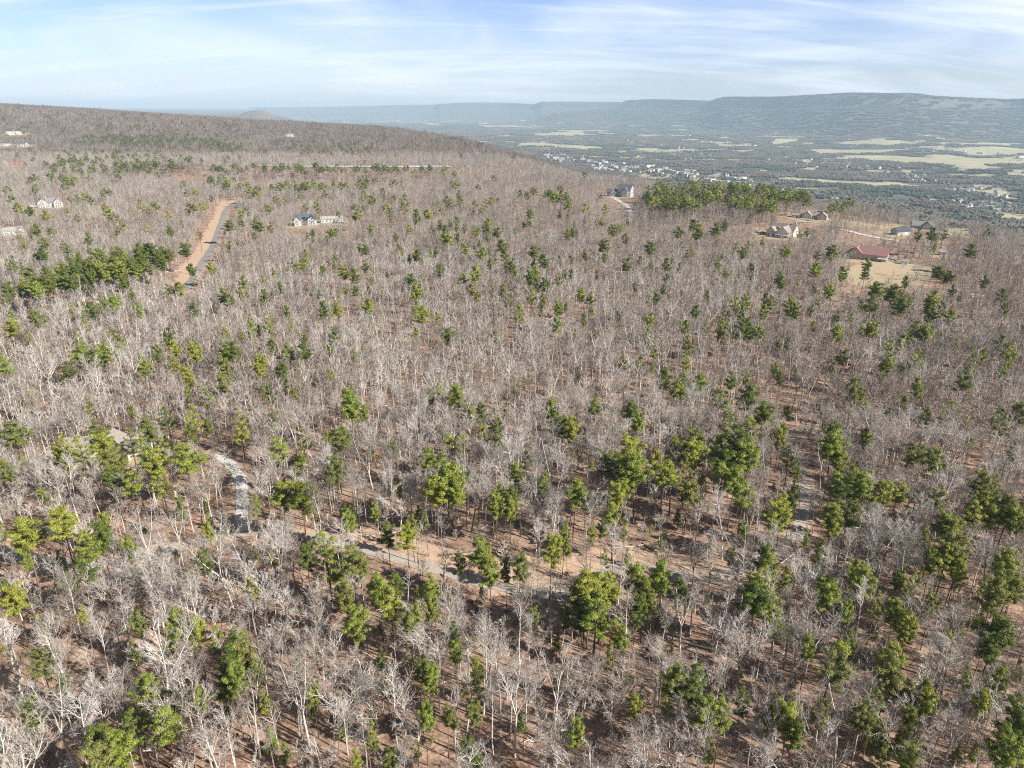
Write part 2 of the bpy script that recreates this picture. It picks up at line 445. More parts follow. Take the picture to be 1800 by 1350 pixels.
# ------------------------------------------------------------------ object helpers
def tag(o, label=None, cat=None, group=None, kind=None):
    if label: o['label'] = label
    if cat: o['category'] = cat
    if group: o['group'] = group
    if kind: o['kind'] = kind
    return o
def mesh(name, V, F, mats, mi=None, smooth=False):
    me = bpy.data.meshes.new(name)
    me.from_pydata([tuple(v) for v in V], [], F)
    for m in mats:
        me.materials.append(m)
    if mi is not None:
        me.polygons.foreach_set('material_index', np.array(mi, dtype=np.int32))
    if smooth:
        me.polygons.foreach_set('use_smooth', np.ones(len(F), dtype=bool))
    me.update()
    return me
def link(name, me, parent=None):
    o = bpy.data.objects.new(name, me)
    col.objects.link(o)
    if parent is not None:
        o.parent = parent
    return o
def empty(name, loc, rz=0, sc=1.0):
    o = bpy.data.objects.new(name, None)
    o.empty_display_size = 0.5
    o.location = loc
    o.rotation_euler = (0, 0, rz)
    o.scale = (sc, sc, sc) if isinstance(sc, (int, float)) else sc
    col.objects.link(o)
    return o

# ------------------------------------------------------------------ the ground sheet
def build_ground():
    rs = np.concatenate([[0.5, 15, 30, 45], np.geomspace(60, 45000, 820)])
    az = np.concatenate([np.linspace(-180, -60, 26)[:-1], np.linspace(-60, -42, 40)[:-1], np.linspace(-42, 42, 760), np.linspace(42, 60, 40)[1:], np.linspace(60, 180, 26)[1:-1]])
    az = np.radians(az)
    A, RR = np.meshgrid(az, rs)
    X = RR * np.sin(A); Y = RR * np.cos(A)
    behind = Y < -10
    Z = height(X, Y)
    Z = np.where(Y < 0, np.maximum(Z, -230), Z)
    nr, na = X.shape
    V = np.stack([X, Y, Z], -1).reshape(-1, 3)
    i, j = np.meshgrid(np.arange(nr - 1), np.arange(na), indexing='ij')
    j2 = (j + 1) % na
    F = np.stack([i * na + j, (i + 1) * na + j, (i + 1) * na + j2, i * na + j2], -1).reshape(-1, 4)
    F = F[:, ::-1]
    me = bpy.data.meshes.new('ground')
    me.vertices.add(len(V)); me.vertices.foreach_set('co', V.ravel())
    me.loops.add(F.size); me.loops.foreach_set('vertex_index', F.ravel().astype(np.int32))
    me.polygons.add(len(F)); me.polygons.foreach_set('loop_start', np.arange(0, F.size, 4, dtype=np.int32))
    me.polygons.foreach_set('use_smooth', np.ones(len(F), dtype=bool))
    x, y, z_ = V[:, 0], V[:, 1], V[:, 2]
    cov = np.zeros((len(V), 4), np.float32); cov[:, 3] = 1
    wx = x + (vnoise(x, y, 60, 31) - 0.5) * 60 * sstep(1500, 3000, np.hypot(x, y))
    wy = y + (vnoise(x, y, 60, 37) - 0.5) * 120 * sstep(1500, 3000, np.hypot(x, y))
    for poly in FIELDS:
        cov[in_poly(wx, wy, poly), 0] = 1
    cov[(np.hypot(x, y) > 2000) & (z_ < VALLEY + 60) & (fbm(wx, wy * 1.8, 420, 3, 91) > .67), 0] = 0.9
    jx = x + (vnoise(x, y, 5, 41) - 0.5) * 7; jy = y + (vnoise(x, y, 5, 43) - 0.5) * 7
    for poly in LAWNS:
        m_ = in_poly(jx, jy, poly); cov[m_, 0] = 0.55; cov[m_, 1] = 0.35
    jx = x + (vnoise(x, y, 3, 41) - 0.5) * 4; jy = y + (vnoise(x, y, 3, 43) - 0.5) * 4
    for poly in BANKS:
        cov[in_poly(jx, jy, poly), 1] = 1
    for (hx, hy, hz, hw) in HOUSE_AT:
        cov[(jx - hx) ** 2 + (jy - hy) ** 2 < (hw * .9 + 8) ** 2, 0] = .6
    for nm, ln, w, mt in ROADS:
        if mt in ('gravel', 'asphalt', 'concrete', 'dirt'):
            near = (np.abs(x - ln[:, 0].mean()) < 400) & (np.abs(y - ln[:, 1].mean()) < 400)
            d = np.full(x.shape, 1e9); d[near] = line_dist(jx[near], jy[near], ln)
            cov[:, 1] = np.maximum(cov[:, 1], np.clip(1 - (d - w * 0.5) / 2.5, 0, 1) * 0.8)
    c_ = np.array(cut_road); T_ = np.gradient(c_, axis=0); T_ /= np.linalg.norm(T_, axis=1)[:, None]
    s_ = np.stack([-T_[:, 1], T_[:, 0]], -1); s_ = -s_ if s_[len(s_) // 2][0] > 0 else s_
    near = (np.abs(x - c_[:, 0].mean()) < 400) & (np.abs(y - c_[:, 1].mean()) < 500)
    d = np.full(x.shape, 1e9); d[near] = line_dist(jx[near], jy[near], c_ + s_ * 6.2)
    cov[d < 3.5, 1] = 1
    e = edge_dist(x, y)
    cov[:, 2] = np.maximum(sstep(20, 160, e), sstep(1700, 2300, y) * (e < 20) * 0.75)
    at = me.color_attributes.new('cover', 'FLOAT_COLOR', 'POINT')
    at.data.foreach_set('color', cov.ravel())
    me.materials.append(M_GROUND)
    me.update(); me.validate()
    o = link('ground', me)
    tag(o, kind='structure')
HOUSE_AT = []
def ribbon(name, line, w, m, lift):
    P = np.array(line)
    T = np.gradient(P, axis=0)
    T /= np.linalg.norm(T, axis=1)[:, None] + 1e-9
    Nn = np.stack([-T[:, 1], T[:, 0]], -1)
    V = []; F = []
    cuts = (-0.5, -0.25, 0, 0.25, 0.5)
    for i, p in enumerate(P):
        ww = w * (1 + 0.45 * (vnoise(p[0], p[1], 4, 3) - 0.5))
        for k in cuts:
            q = p + Nn[i] * ww * k
            V.append((q[0], q[1], float(height(q[0], q[1])) + lift + (0.06 if k == 0 else 0)))
    for i in range(len(P) - 1):
        for k in range(4):
            a = i * 5 + k
            F.append((a, a + 1, a + 6, a + 5))
    o = link(name, mesh(name, V, F, [m], smooth=True))
    tag(o, kind='structure')
for i, (nm, ln, w, mt) in enumerate(ROADS):
    ribbon(nm, ln, w, RM[mt], 0.10 + 0.012 * i + (0.5 if mt == 'paleroad' else 0) + (0.18 if ln[0][1] > 380 else 0))
# strip of bare orange clay left of the cut road
_c = np.array(cut_road); _T = np.gradient(_c, axis=0); _T /= np.linalg.norm(_T, axis=1)[:, None]
side = np.stack([-_T[:, 1], _T[:, 0]], -1)
if side[len(side) // 2][0] > 0: side = -side
False and ribbon('clay_verge', _c + side * 7.6, 8.0, RM['orange'], 0.26)

# ------------------------------------------------------------------ trees: mesh builders
class Geo:
    def __init__(self):
        self.V = []; self.F = []; self.M = []
    def prism(self, a, b, ra, rb, n=3, mi=0):
        d = (b - a)
        if d.length < 1e-5: return
        q = d.to_track_quat('Z', 'Y')
        s = len(self.V)
        ex, ey = q @ Vector((1, 0, 0)), q @ Vector((0, 1, 0))
        for p, r in ((a, ra), (b, rb)):
            for k in range(n):
                t = 2 * math.pi * k / n
                self.V.append(p + ex * (r * math.cos(t)) + ey * (r * math.sin(t)))
        for k in range(n):
            k2 = (k + 1) % n
            self.F.append((s + k, s + k2, s + n + k2, s + n + k)); self.M.append(mi)
    def path(self, pts, r0, r1, n=3, mi=0):
        m = len(pts) - 1
        for i in range(m):
            self.prism(pts[i], pts[i + 1], r0 + (r1 - r0) * i / m, r0 + (r1 - r0) * (i + 1) / m, n, mi)
    def tri(self, a, b, c, mi=0):
        s = len(self.V); self.V += [a, b, c]; self.F.append((s, s + 1, s + 2)); self.M.append(mi)
    def quad(self, a, b, c, d, mi=0):
        s = len(self.V); self.V += [a, b, c, d]; self.F.append((s, s + 1, s + 2, s + 3)); self.M.append(mi)
    def mesh(self, name, mats, smooth=False):
        return mesh(name, self.V, self.F, mats, self.M, smooth)

def rdir(r, tilt, az=None):
    az = r.uniform(0, 2 * math.pi) if az is None else az
    return Vector((math.sin(tilt) * math.cos(az), math.sin(tilt) * math.sin(az), math.cos(tilt)))
def turned(r, d, ang, az=None):
    q = d.to_track_quat('Z', 'Y')
    return (q @ rdir(r, ang, az)).normalized()
def wander(r, p, d, L, n, wob, up):
    pts = [p.copy()]
    d = d.copy()
    for i in range(n):
        d = (d + Vector((r.gauss(0, wob), r.gauss(0, wob), r.gauss(0, wob) + up))).normalized()
        p = p + d * (L / n)
        pts.append(p)
    return pts
def along(pts, t):
    f = t * (len(pts) - 1); i = min(int(f), len(pts) - 2)
    return pts[i].lerp(pts[i + 1], f - i), (pts[i + 1] - pts[i]).normalized()

def bare_tree(seed, H, form, lod):
    """leafless hardwood; form: pole, forked, spreading. Returns trunk geometry and crown geometry"""
    r = random.Random(seed)
    T, C = Geo(), Geo()
    R0 = {'pole': 0.0098, 'forked': 0.012, 'spreading': 0.0145}[form] * H + 0.03
    if lod == 1: fat = 1.25
    elif lod == 2: fat = 1.6
    else: fat = 1.0
    leaders = []
    d0 = rdir(r, r.uniform(0, 0.06))
    if form == 'pole':
        tp = wander(r, Vector((0, 0, -0.3)), d0, H * 0.95, 9, 0.035, 0.03)
        T.path(tp, R0, R0 * 0.22, 6 if lod == 0 else 4)
        leaders = [(tp, 0.48, H, R0 * 0.8)]
    else:
        fk = H * (r.uniform(0.42, 0.58) if form == 'forked' else r.uniform(0.25, 0.38))
        tp = wander(r, Vector((0, 0, -0.3)), d0, fk, 5, 0.04, 0.03)
        T.path(tp, R0, R0 * 0.72, 6 if lod == 0 else 4)
        nl = r.choice((2, 3)) if form == 'forked' else r.choice((3, 4, 5))
        a0 = r.uniform(0, 6.28)
        for k in range(nl):
            ang = r.uniform(0.18, 0.42) if form == 'forked' else r.uniform(0.45, 0.95)
            dd = turned(r, (tp[-1] - tp[-2]).normalized(), ang, a0 + k * 6.28 / nl + r.uniform(-0.4, 0.4))
            L = (H - fk) * r.uniform(0.8, 1.0) * (1.0 if form == 'forked' else 1.05)
            lp = wander(r, tp[-1], dd, L, 7, 0.07, 0.10)
            rr = R0 * (0.55 if form == 'forked' else 0.5)
            T.path(lp, rr, rr * 0.22, 5 if lod == 0 else 3)
            leaders.append((lp, 0.15, L * (1.5 if form == 'forked' else 1.35), rr))
    n1 = {0: 13, 1: 11, 2: 8}[lod]
    for (lp, t0, HL, rr) in leaders:
        nn = n1 if form == 'pole' else max(5, int(n1 * 0.62))
        for i in range(nn):
            t = t0 + (1 - t0) * ((i + r.uniform(0, 1)) / nn) ** 0.9
            t = min(t, 0.99)
            p, d = along(lp, t)
            L1 = HL * r.uniform(0.15, 0.27) * (1.15 - 0.75 * (t - t0) / (1 - t0))
            if form == 'spreading': L1 *= 1.25
            d1 = turned(r, d, r.uniform(0.55, 1.0))
            b1 = wander(r, p, d1, L1, 4, 0.12, 0.10)
            r1 = rr * 0.34 * (1.1 - 0.6 * t) + 0.02
            C.path(b1, r1 * fat ** 0.5, 0.022 * fat, 4 if lod == 0 else 3, 1)
            n2 = {0: 6, 1: 5, 2: 5}[lod]
            for j in range(n2):
                p2, d2 = along(b1, 0.2 + 0.8 * (j + r.random()) / n2)
                L2 = L1 * r.uniform(0.3, 0.55)
                b2 = wander(r, p2, turned(r, d2, r.uniform(0.4, 0.85)), L2, 2 if lod < 2 else 1, 0.14, 0.10)
                C.path(b2, 0.036 * fat, 0.018 * fat)
                n3 = {0: 4, 1: 3, 2: 0}[lod]
                for k in range(n3):
                    p3, d3 = along(b2, 0.15 + 0.85 * (k + r.random()) / n3)
                    L3 = L2 * r.uniform(0.4, 0.7)
                    b3 = wander(r, p3, turned(r, d3, r.uniform(0.4, 0.8)), L3, 1, 0.1, 0.08)
                    C.path(b3, 0.020 * fat, 0.011 * fat)
                    if lod == 0:
                        for l in range(2):
                            p4, d4 = along(b3, r.uniform(0.2, 1))
                            b4 = [p4, p4 + turned(r, d4, r.uniform(0.4, 0.8)) * L3 * r.uniform(0.45, 0.8)]
                            C.path(b4, 0.011, 0.006)
    # a few dead stubs on the lower trunk
    for i in range(3 if lod < 2 else 0):
        p, d = along(tp, r.uniform(0.3, 0.95))
        C.path([p, p + turned(r, d, r.uniform(0.9, 1.4)) * r.uniform(0.5, 1.6)], 0.03, 0.012)
    return T, C

def clump(G, r, c, rad, flat, n, size, mi=0):
    """a tuft of needles: many small leaf-sized faces round a flattened centre, pointing outward and up"""
    for i in range(n):
        v = Vector((r.gauss(0, 1), r.gauss(0, 1), r.gauss(0.25, 1))).normalized()
        q = r.uniform(0.35, 1.0) ** 0.6
        p = c + Vector((v.x * rad * q, v.y * rad * q, v.z * rad * flat * q))
        nrm = (v + Vector((r.gauss(0, .45), r.gauss(0, .45), 0.5 + r.gauss(0, .45)))).normalized()
        qt = nrm.to_track_quat('Z', 'Y')
        a = r.uniform(0, 6.28); s = size * r.uniform(0.6, 1.25)
        e1 = qt @ Vector((math.cos(a), math.sin(a), 0)); e2 = qt @ Vector((-math.sin(a), math.cos(a), 0))
        w_ = 0.24 if size < .4 else .34
        G.tri(p - e1 * s * w_ - e2 * s * 0.5, p + e1 * s * w_ - e2 * s * 0.5, p + e2 * s * 1.15 + nrm * s * 0.25, mi)

def pine_tree(seed, H, form, lod):
    r = random.Random(seed)
    T, C = Geo(), Geo()
    R0 = 0.010 * H + 0.03
    tp = wander(r, Vector((0, 0, -0.3)), rdir(r, r.uniform(0, 0.05)), H * 0.97, 8, 0.022, 0.03)
    T.path(tp, R0, R0 * 0.2, 6 if lod == 0 else 4)
    t0 = {'tall': 0.60, 'round': 0.62, 'young': 0.12, 'sparse': 0.52}[form]
    W = {'tall': 2.5, 'round': 3.1, 'young': 2.1, 'sparse': 2.5}[form] * (H / 18 if form != 'young' else 1)
    nb = {'tall': 22, 'round': 27, 'young': 22, 'sparse': 15}[form]
    if lod == 1: nb = int(nb * 0.75)
    if lod == 2: nb = int(nb * 0.5)
    nf, sz = {0: (135, 0.30), 1: (46, 0.48), 2: (18, 0.85)}[lod]
    for i in range(nb):
        t = t0 + (1 - t0) * (i + r.random()) / nb
        u = (t - t0) / (1 - t0)
        if form == 'young': env = (1.05 - u)
        elif form == 'round': env = math.sqrt(max(0.05, 1 - (1.75 * u - 0.85) ** 2)) * 1.0 + 0.08
        else: env = 0.55 + 0.55 * math.sin(min(1, u * 1.25 + 0.15) * math.pi) - 0.35 * max(0, u - 0.6)
        L = W * max(0.18, env) * r.uniform(0.7, 1.15)
        p, d = along(tp, min(t, 0.995))
        az = i * 2.4 + r.uniform(-0.5, 0.5)
        tilt = R(r.uniform(60, 88)) if u < 0.8 else R(r.uniform(20, 50))
        dd = rdir(r, tilt, az)
        bp_ = wander(r, p, dd, L, 4, 0.09, 0.06)
        T.path(bp_, 0.055 * (1.15 - u) + 0.015, 0.02, 3)
        nc = max(1, int(L / 0.72)) if lod < 2 else max(1, int(L / 1.6))
        for k in range(nc):
            c, _ = along(bp_, min(1.0, (k + 1.0) / nc * 0.98))
            c = c + Vector((r.gauss(0, .22), r.gauss(0, .22), 0.12 + r.gauss(0, .12)))
            rad = r.uniform(0.5, 0.95) * (1.0 if form != 'sparse' else 0.85) * (1.35 if lod == 2 else 1)
            clump(C, r, c, rad, 0.55, int(nf * rad * rad * 1.3) + 5, sz)
    clump(C, r, tp[-1] + Vector((0, 0, 0.1)), 0.55, 1.0, int(nf * 0.6) + 4, sz)
    return T, C

def shrub(seed, green, lod=0):
    r = random.Random(seed)
    G = Geo()
    H = r.uniform(1.8, 3.4)
    for i in range(7):
        b1 = wander(r, Vector((r.gauss(0, .15), r.gauss(0, .15), -0.1)), rdir(r, r.uniform(0.1, 0.6)), H * r.uniform(.6, 1), 4, 0.1, 0.05)
        G.path(b1, 0.03, 0.012)
        for j in range(5):
            p, d = along(b1, r.uniform(0.25, 1))
            b2 = wander(r, p, turned(r, d, r.uniform(.4, .9)), H * r.uniform(.15, .35), 2, .12, .05)
            G.path(b2, 0.016, 0.008)
            if green:
                clump(G, r, b2[-1], 0.35, 0.7, 9, 0.24, 1)
            else:
                for k in range(3):
                    p3, d3 = along(b2, r.random())
                    G.path([p3, p3 + turned(r, d3, .6) * H * r.uniform(.08, .16)], 0.01, 0.005)
    return G

def object_from(name, T, C, tm, cmt):
    """one mesh with trunk and crown, for the massed trees"""
    G = Geo()
    G.V = T.V + C.V; n = len(T.V)
    G.F = T.F + [tuple(i + n for i in f) for f in C.F]
    G.M = [0] * len(T.F) + [1 - k for k in C.M]
    me = G.mesh(name, [tm, cmt])
    return bpy.data.objects.new(name, me)

BARE_FORMS = [('pole', 19), ('pole', 22), ('forked', 21), ('forked', 18), ('spreading', 17), ('pole', 15), ('forked', 23), ('pole', 17), ('spreading', 20), ('pole', 12), ('pole', 14), ('forked', 15), ('pole', 20), ('spreading', 14)]
PINE_FORMS = [('tall', 19), ('round', 18), ('tall', 21), ('round', 20), ('sparse', 19), ('young', 9), ('sparse', 21), ('round', 16)]
bare_near = [bare_tree(100 + i, H, f, 0) for i, (f, H) in enumerate(BARE_FORMS)]
pine_near = [pine_tree(300 + i, H, f, 0) for i, (f, H) in enumerate(PINE_FORMS)]
bare_tm = [(t.mesh('bare_trunk', [M_BARK], True), c.mesh('bare_crown', [M_TWIG, M_BARK])) for t, c in bare_near]
pine_tm = [(t.mesh('pine_trunk', [M_PINEBARK], True), c.mesh('pine_crown', [M_GREEN])) for t, c in pine_near]

# ------------------------------------------------------------------ scatter by geometry nodes
def scatter(name, pts, idx, rz, sc, sources, tilt=None):
    c = bpy.data.collections.new(name + '_sources')
    for i, o in enumerate(sources):
        o.name = 'a%03d_%s' % (i, o.name)
        c.objects.link(o)
    n = len(pts)
    me = bpy.data.meshes.new(name)
    me.vertices.add(n)
    me.vertices.foreach_set('co', np.asarray(pts, np.float32).ravel())
    a = me.attributes.new('vid', 'INT', 'POINT'); a.data.foreach_set('value', np.asarray(idx, np.int32))
    rot = np.zeros((n, 3), np.float32); rot[:, 2] = rz
    if tilt is not None: rot[:, :2] = tilt
    a = me.attributes.new('rot', 'FLOAT_VECTOR', 'POINT'); a.data.foreach_set('vector', rot.ravel())
    s = np.asarray(sc, np.float32)
    if s.ndim == 1: s = np.repeat(s[:, None], 3, 1)
    a = me.attributes.new('siz', 'FLOAT_VECTOR', 'POINT'); a.data.foreach_set('vector', s.ravel())
    me.update()
    o = link(name, me)
    ng = bpy.data.node_groups.new(name, 'GeometryNodeTree')
    ng.interface.new_socket('Geometry', in_out='INPUT', socket_type='NodeSocketGeometry')
    ng.interface.new_socket('Geometry', in_out='OUTPUT', socket_type='NodeSocketGeometry')
    N, Lk = ng.nodes, ng.links
    gi, go = N.new('NodeGroupInput'), N.new('NodeGroupOutput')
    ci = N.new('GeometryNodeCollectionInfo'); ci.inputs['Collection'].default_value = c
    ci.inputs['Separate Children'].default_value = True; ci.inputs['Reset Children'].default_value = True
    ip = N.new('GeometryNodeInstanceOnPoints'); ip.inputs['Pick Instance'].default_value = True
    def na(nm, dt):
        q = N.new('GeometryNodeInputNamedAttribute'); q.data_type = dt; q.inputs['Name'].default_value = nm
        return q.outputs['Attribute']
    er = N.new('FunctionNodeEulerToRotation')
    Lk.new(na('rot', 'FLOAT_VECTOR'), er.inputs[0])
    Lk.new(gi.outputs[0], ip.inputs['Points']); Lk.new(ci.outputs[0], ip.inputs['Instance'])
    Lk.new(na('vid', 'INT'), ip.inputs['Instance Index'])
    Lk.new(er.outputs[0], ip.inputs['Rotation']); Lk.new(na('siz', 'FLOAT_VECTOR'), ip.inputs['Scale'])
    Lk.new(ip.outputs[0], go.inputs[0])
    md = o.modifiers.new('scatter', 'NODES'); md.node_group = ng
    tag(o, kind='stuff')
    return o

# ------------------------------------------------------------------ where the pines stand: crown centre (x, y) and crown width, in pixels of the photograph
P_LIST = """
113 653 60;170 630 42;187 620 32;143 627 32;10 637 36;247 645 32;280 627 20;303 643 28;307 613 25;328 660 22;343 620 25;393 620 36;413 620 30;393 643 28;395 677 32;363 697 34;453 643 28;480 613 28;510 620 36;537 613 32;497 655 24;
293 730 32;337 733 50;340 762 28;420 733 30;420 757 28;480 743 20;493 787 52;533 770 26;530 817 25;597 773 35;590 827 35;27 767 60;112 777 28;140 790 42;173 763 36;180 787 40;197 813 42;200 843 36;227 847 36;230 773 42;260 760 30;253 787 32;280 787 30;328 813 54;273 820 36;283 847 40;13 830 25;493 873 48;527 877 54;447 887 25;43 943 54;113 920 48;143 963 54;147 993 58;177 947 36;230 963 25;537 983 34;573 957 48;593 1000 40;360 990 30;
617 720 36;613 700 28;610 770 36;653 797 18;757 700 22;790 700 25;805 697 28;817 717 30;827 733 28;843 728 26;847 767 24;873 753 30;877 770 28;970 723 30;970 743 36;988 753 30;1003 757 28;1048 712 28;1015 732 16;1107 723 30;1120 743 28;1167 670 30;1193 680 30;1097 637 20;747 803 36;787 783 36;813 787 25;780 817 52;787 847 62;767 867 48;800 867 36;907 833 34;923 807 24;873 870 36;873 890 32;897 877 36;897 897 28;1110 797 56;1120 827 60;1073 820 42;1093 847 48;1083 873 36;1010 867 42;1030 877 28;1167 827 48;1187 797 42;1150 807 32;1183 833 42;1080 907 36;1197 863 25;610 907 25;613 920 30;682 940 34;717 943 36;725 923 25;847 973 40;863 1007 40;967 970 42;913 1000 36;890 1003 26;
620 980 54;633 1000 36;697 1023 36;763 1030 32;663 1035 32;1037 1035 58;1133 1030 42;1163 1020 36;
1210 610 25;1207 637 20;1230 677 28;1203 673 20;1287 668 25;1267 703 28;1277 723 25;1317 697 36;1340 730 40;1317 710 25;1287 743 36;1317 753 40;1363 757 26;1370 773 22;1220 777 42;1223 800 52;1263 787 42;1307 787 54;1313 807 48;1273 817 48;1267 840 48;1290 850 36;1307 867 40;1207 817 32;1210 867 42;1387 800 26;1397 827 26;1393 877 22;1367 910 50;1377 890 32;1460 767 34;1463 787 44;1477 813 28;1503 837 44;1510 857 42;1477 853 44;1473 870 36;1547 867 36;1577 863 34;1533 893 28;1490 900 40;1463 910 36;1463 933 22;1595 797 28;1623 800 30;1647 813 32;1723 853 30;1720 903 36;1740 913 30;1773 897 36;1797 887 28;1623 947 24;1667 963 44;1657 980 36;1767 997 34;1763 1033 42;1783 1033 30;1347 983 34;1357 1000 40;1377 1013 28;1333 1030 48;1503 1007 30;1520 1027 40;1447 1030 24;1603 1020 28;1557 640 25;1500 687 25;1480 630 22;1690 667 48;1670 720 30;1520 723 20;1627 733 20;1760 740 32;1780 617 46;1708 773 18;1793 727 25;1247 963 20;
25 1057 36;310 1103 34;297 1130 30;347 1110 36;247 1097 26;237 1140 28;380 1123 30;423 1130 42;407 1167 52;430 1160 46;390 1193 46;410 1200 40;447 1187 30;393 1237 22;270 1217 40;240 1247 52;233 1270 46;293 1267 50;167 1310 42;200 1323 52;173 1345 50;70 1170 40;57 1253 30;477 1303 26;547 1237 20;
667 1043 40;687 1067 42;620 1097 48;607 1050 36;723 1103 40;733 1087 32;757 1073 28;800 1117 24;800 1147 22;720 1163 28;743 1170 40;753 1197 36;1027 1047 52;1057 1033 58;1047 1070 62;1027 1087 46;1080 1107 40;1093 1127 28;1120 1020 42;1133 1043 46;1117 1070 40;1147 1060 36;1160 1017 36;1190 1043 34;1180 1200 46;1173 1243 30;827 1317 34;830 1340 42;800 1260 26;833 1253 30;983 1200 28;747 1260 20;683 1210 22;
1327 1057 54;1347 1063 48;1363 1093 36;1453 1050 46;1540 1060 28;1573 1077 30;1583 1097 34;1597 1110 28;1750 1117 50;1750 1047 46;1773 1033 36;1420 1143 28;1463 1153 52;1473 1180 50;1560 1157 44;1563 1187 44;1583 1213 40;1627 1240 26;1533 1227 38;1510 1260 32;1533 1267 28;1547 1303 30;1553 1330 30;1603 1313 42;1587 1293 26;1387 1267 48;1397 1290 32;1217 1187 50;1220 1213 52;1243 1250 50;1267 1260 38;1723 1237 26;1760 1310 46;1767 1337 46;1793 1277 46;1797 1243 30;1413 1347 16;
53 373 26;83 380 16;150 347 18;183 340 14;323 325 14;293 353 20;333 367 24;187 373 14;253 397 20;273 363 12;203 407 18;153 420 16;113 430 14;77 430 18;350 410 22;403 397 27;425 390 18;456 399 22;474 398 22;437 335 12;453 335 12;372 317 24;527 347 10;590 450 12;538 465 16;370 472 14;337 475 16;463 522 18;300 512 22;314 510 20;218 497 18;27 470 14;67 563 44;150 568 16;20 577 30;290 590 25;443 563 16;537 593 16;593 543 22;327 440 28;297 450 30;
625 367 18;630 380 18;638 370 12;653 353 14;680 367 14;687 380 14;690 350 16;713 357 24;753 377 24;772 397 14;800 327 24;842 330 14;790 392 12;803 390 12;833 407 22;858 417 20;858 393 14;873 410 16;787 423 24;820 440 20;847 447 32;883 433 38;890 450 20;897 470 34;940 443 28;643 440 14;643 467 20;607 480 22;622 487 22;733 450 16;770 477 20;813 487 24;833 483 24;830 510 18;943 477 24;933 490 20;943 503 24;958 502 18;957 460 22;983 490 28;933 520 18;955 527 14;867 530 28;913 555 22;982 543 20;1023 520 18;1037 523 20;728 515 22;733 543 38;743 553 36;647 540 22;787 593 30;870 593 16;1043 590 14;1137 597 20;1028 368 14;1065 367 20;913 340 14;938 337 14;985 332 12;977 350 24;1000 348 20;1080 407 20;1100 420 16;1060 433 26;1143 437 20;1100 467 22;1173 467 18;1193 410 20;1030 450 14;1193 473 10;1150 512 8;1037 547 10;1028 308 10;
1220 397 22;1227 413 18;1257 403 22;1290 437 16;1380 443 22;1263 463 14;1277 480 14;1320 473 14;1433 475 22;1467 443 28;1437 443 26;1372 497 20;1457 513 18;1483 483 18;1340 498 12;1243 523 14;1707 443 20;1737 408 14;1700 383 20;1613 413 26;1640 413 18;1657 413 18;1523 467 16;1520 480 16;1650 480 26;1667 487 22;1637 527 22;1593 497 12;1537 510 30;1567 517 32;1533 533 40;1583 540 32;1220 550 20;1297 533 22;1313 533 20;1343 550 18;1387 543 25;1400 550 22;1270 560 24;1303 550 20;1310 577 32;1267 587 20;1467 557 18;1530 580 25;1607 580 30;1627 587 20;1767 547 15;1473 587 18;1730 497 14;1568 343 14
"""
DULL = {(67, 563), (360, 990), (897, 470), (1060, 433), (1533, 1227), (983, 1200), (300, 512), (983, 490), (940, 443), (1467, 443), (1437, 443), (590, 827), (173, 763), (1470, 442), (833, 1253), (800, 1260), (1603, 1313), (1480, 630), (1500, 687), (70, 1170), (247, 1097), (237, 1140), (1510, 1260), (787, 593), (457, 0), (867, 530), (1723, 853), (340, 735)}
PP = [tuple(float(v) for v in s.split()) for s in P_LIST.replace('\n', '').split(';') if s.strip()]
pines = []        # dict(x, y, z, form, rz, s, sz, shade, px, py, w)
def add_pine(px, py, w, rs, forced=None):
    dull = any(abs(px - a) < 3 and abs(py - b_) < 3 for a, b_ in DULL)
    x, y = gp(px, py, 13)
    dist = math.sqrt(x * x + y * y + (CAMZ - 13) ** 2)
    wm = w / FPX * dist * 0.93
    wm = min(max(wm, 2.2), 9.5)
    young = wm < 3.0 and rs.random() < 0.5
    fi = 5 if young else rs.choice([0, 1, 2, 3, 3, 1, 7, 4 if dull or rs.random() < .4 else 1, 6 if rs.random() < .5 else 0])
    form, H0 = PINE_FORMS[fi]
    nat = {'tall': 5.2, 'round': 6.4, 'young': 4.2, 'sparse': 5.0}[form] * (H0 / 18 if form != 'young' else 1)
    s = wm / nat
    Ht = min(max(10.5 + 1.3 * wm, 7), 20.5) * rs.uniform(0.88, 1.08) if not young else wm * 2.4
    szz = Ht / H0
    s = max(s, szz * 0.62); s = min(s, szz * 1.25)
    cz = Ht * (0.80 if form != 'young' else 0.5)
    x, y = gp(px, py, cz)
    shade = 'olive' if dull else rs.choice(['bright', 'bright', 'bright', 'dark', 'olive'] if py > 560 else ['dark', 'dark', 'bright', 'olive'] if py > 300 else ['dark'])
    pines.append(dict(x=x, y=y, form=form, fi=fi, rz=rs.uniform(0, 6.28), s=s, sz=szz, H=Ht, shade=shade, px=px, py=py, w=w))
rs = random.Random(5)
for px, py, w in PP:
    add_pine(px, py, w, rs)
def pine_belt(poly, n, w0, w1, forced=None):
    xs = [p[0] for p in poly]; ys = [p[1] for p in poly]
    k = 0
    while k < n:
        px, py = rs.uniform(min(xs), max(xs)), rs.uniform(min(ys), max(ys))
        if in_poly(np.array([px]), np.array([py]), poly)[0]:
            add_pine(px, py, rs.uniform(w0, w1), rs); k += 1
pine_belt([(5, 512), (60, 488), (110, 470), (160, 452), (215, 438), (275, 432), (300, 450), (290, 470), (230, 482), (150, 492), (90, 508), (30, 520)], 85, 15, 22)
n_listed = len(pines)
pine_belt([(60, 300), (120, 262), (210, 262), (330, 272), (345, 295), (250, 300), (180, 310), (110, 325)], 130, 9, 16)
pine_belt([(340, 292), (620, 290), (820, 296), (760, 305), (560, 306), (380, 304)], 110, 7, 13)
pine_belt([(330, 312), (400, 330), (640, 330), (760, 322), (640, 316), (480, 322), (380, 314)], 90, 8, 13)
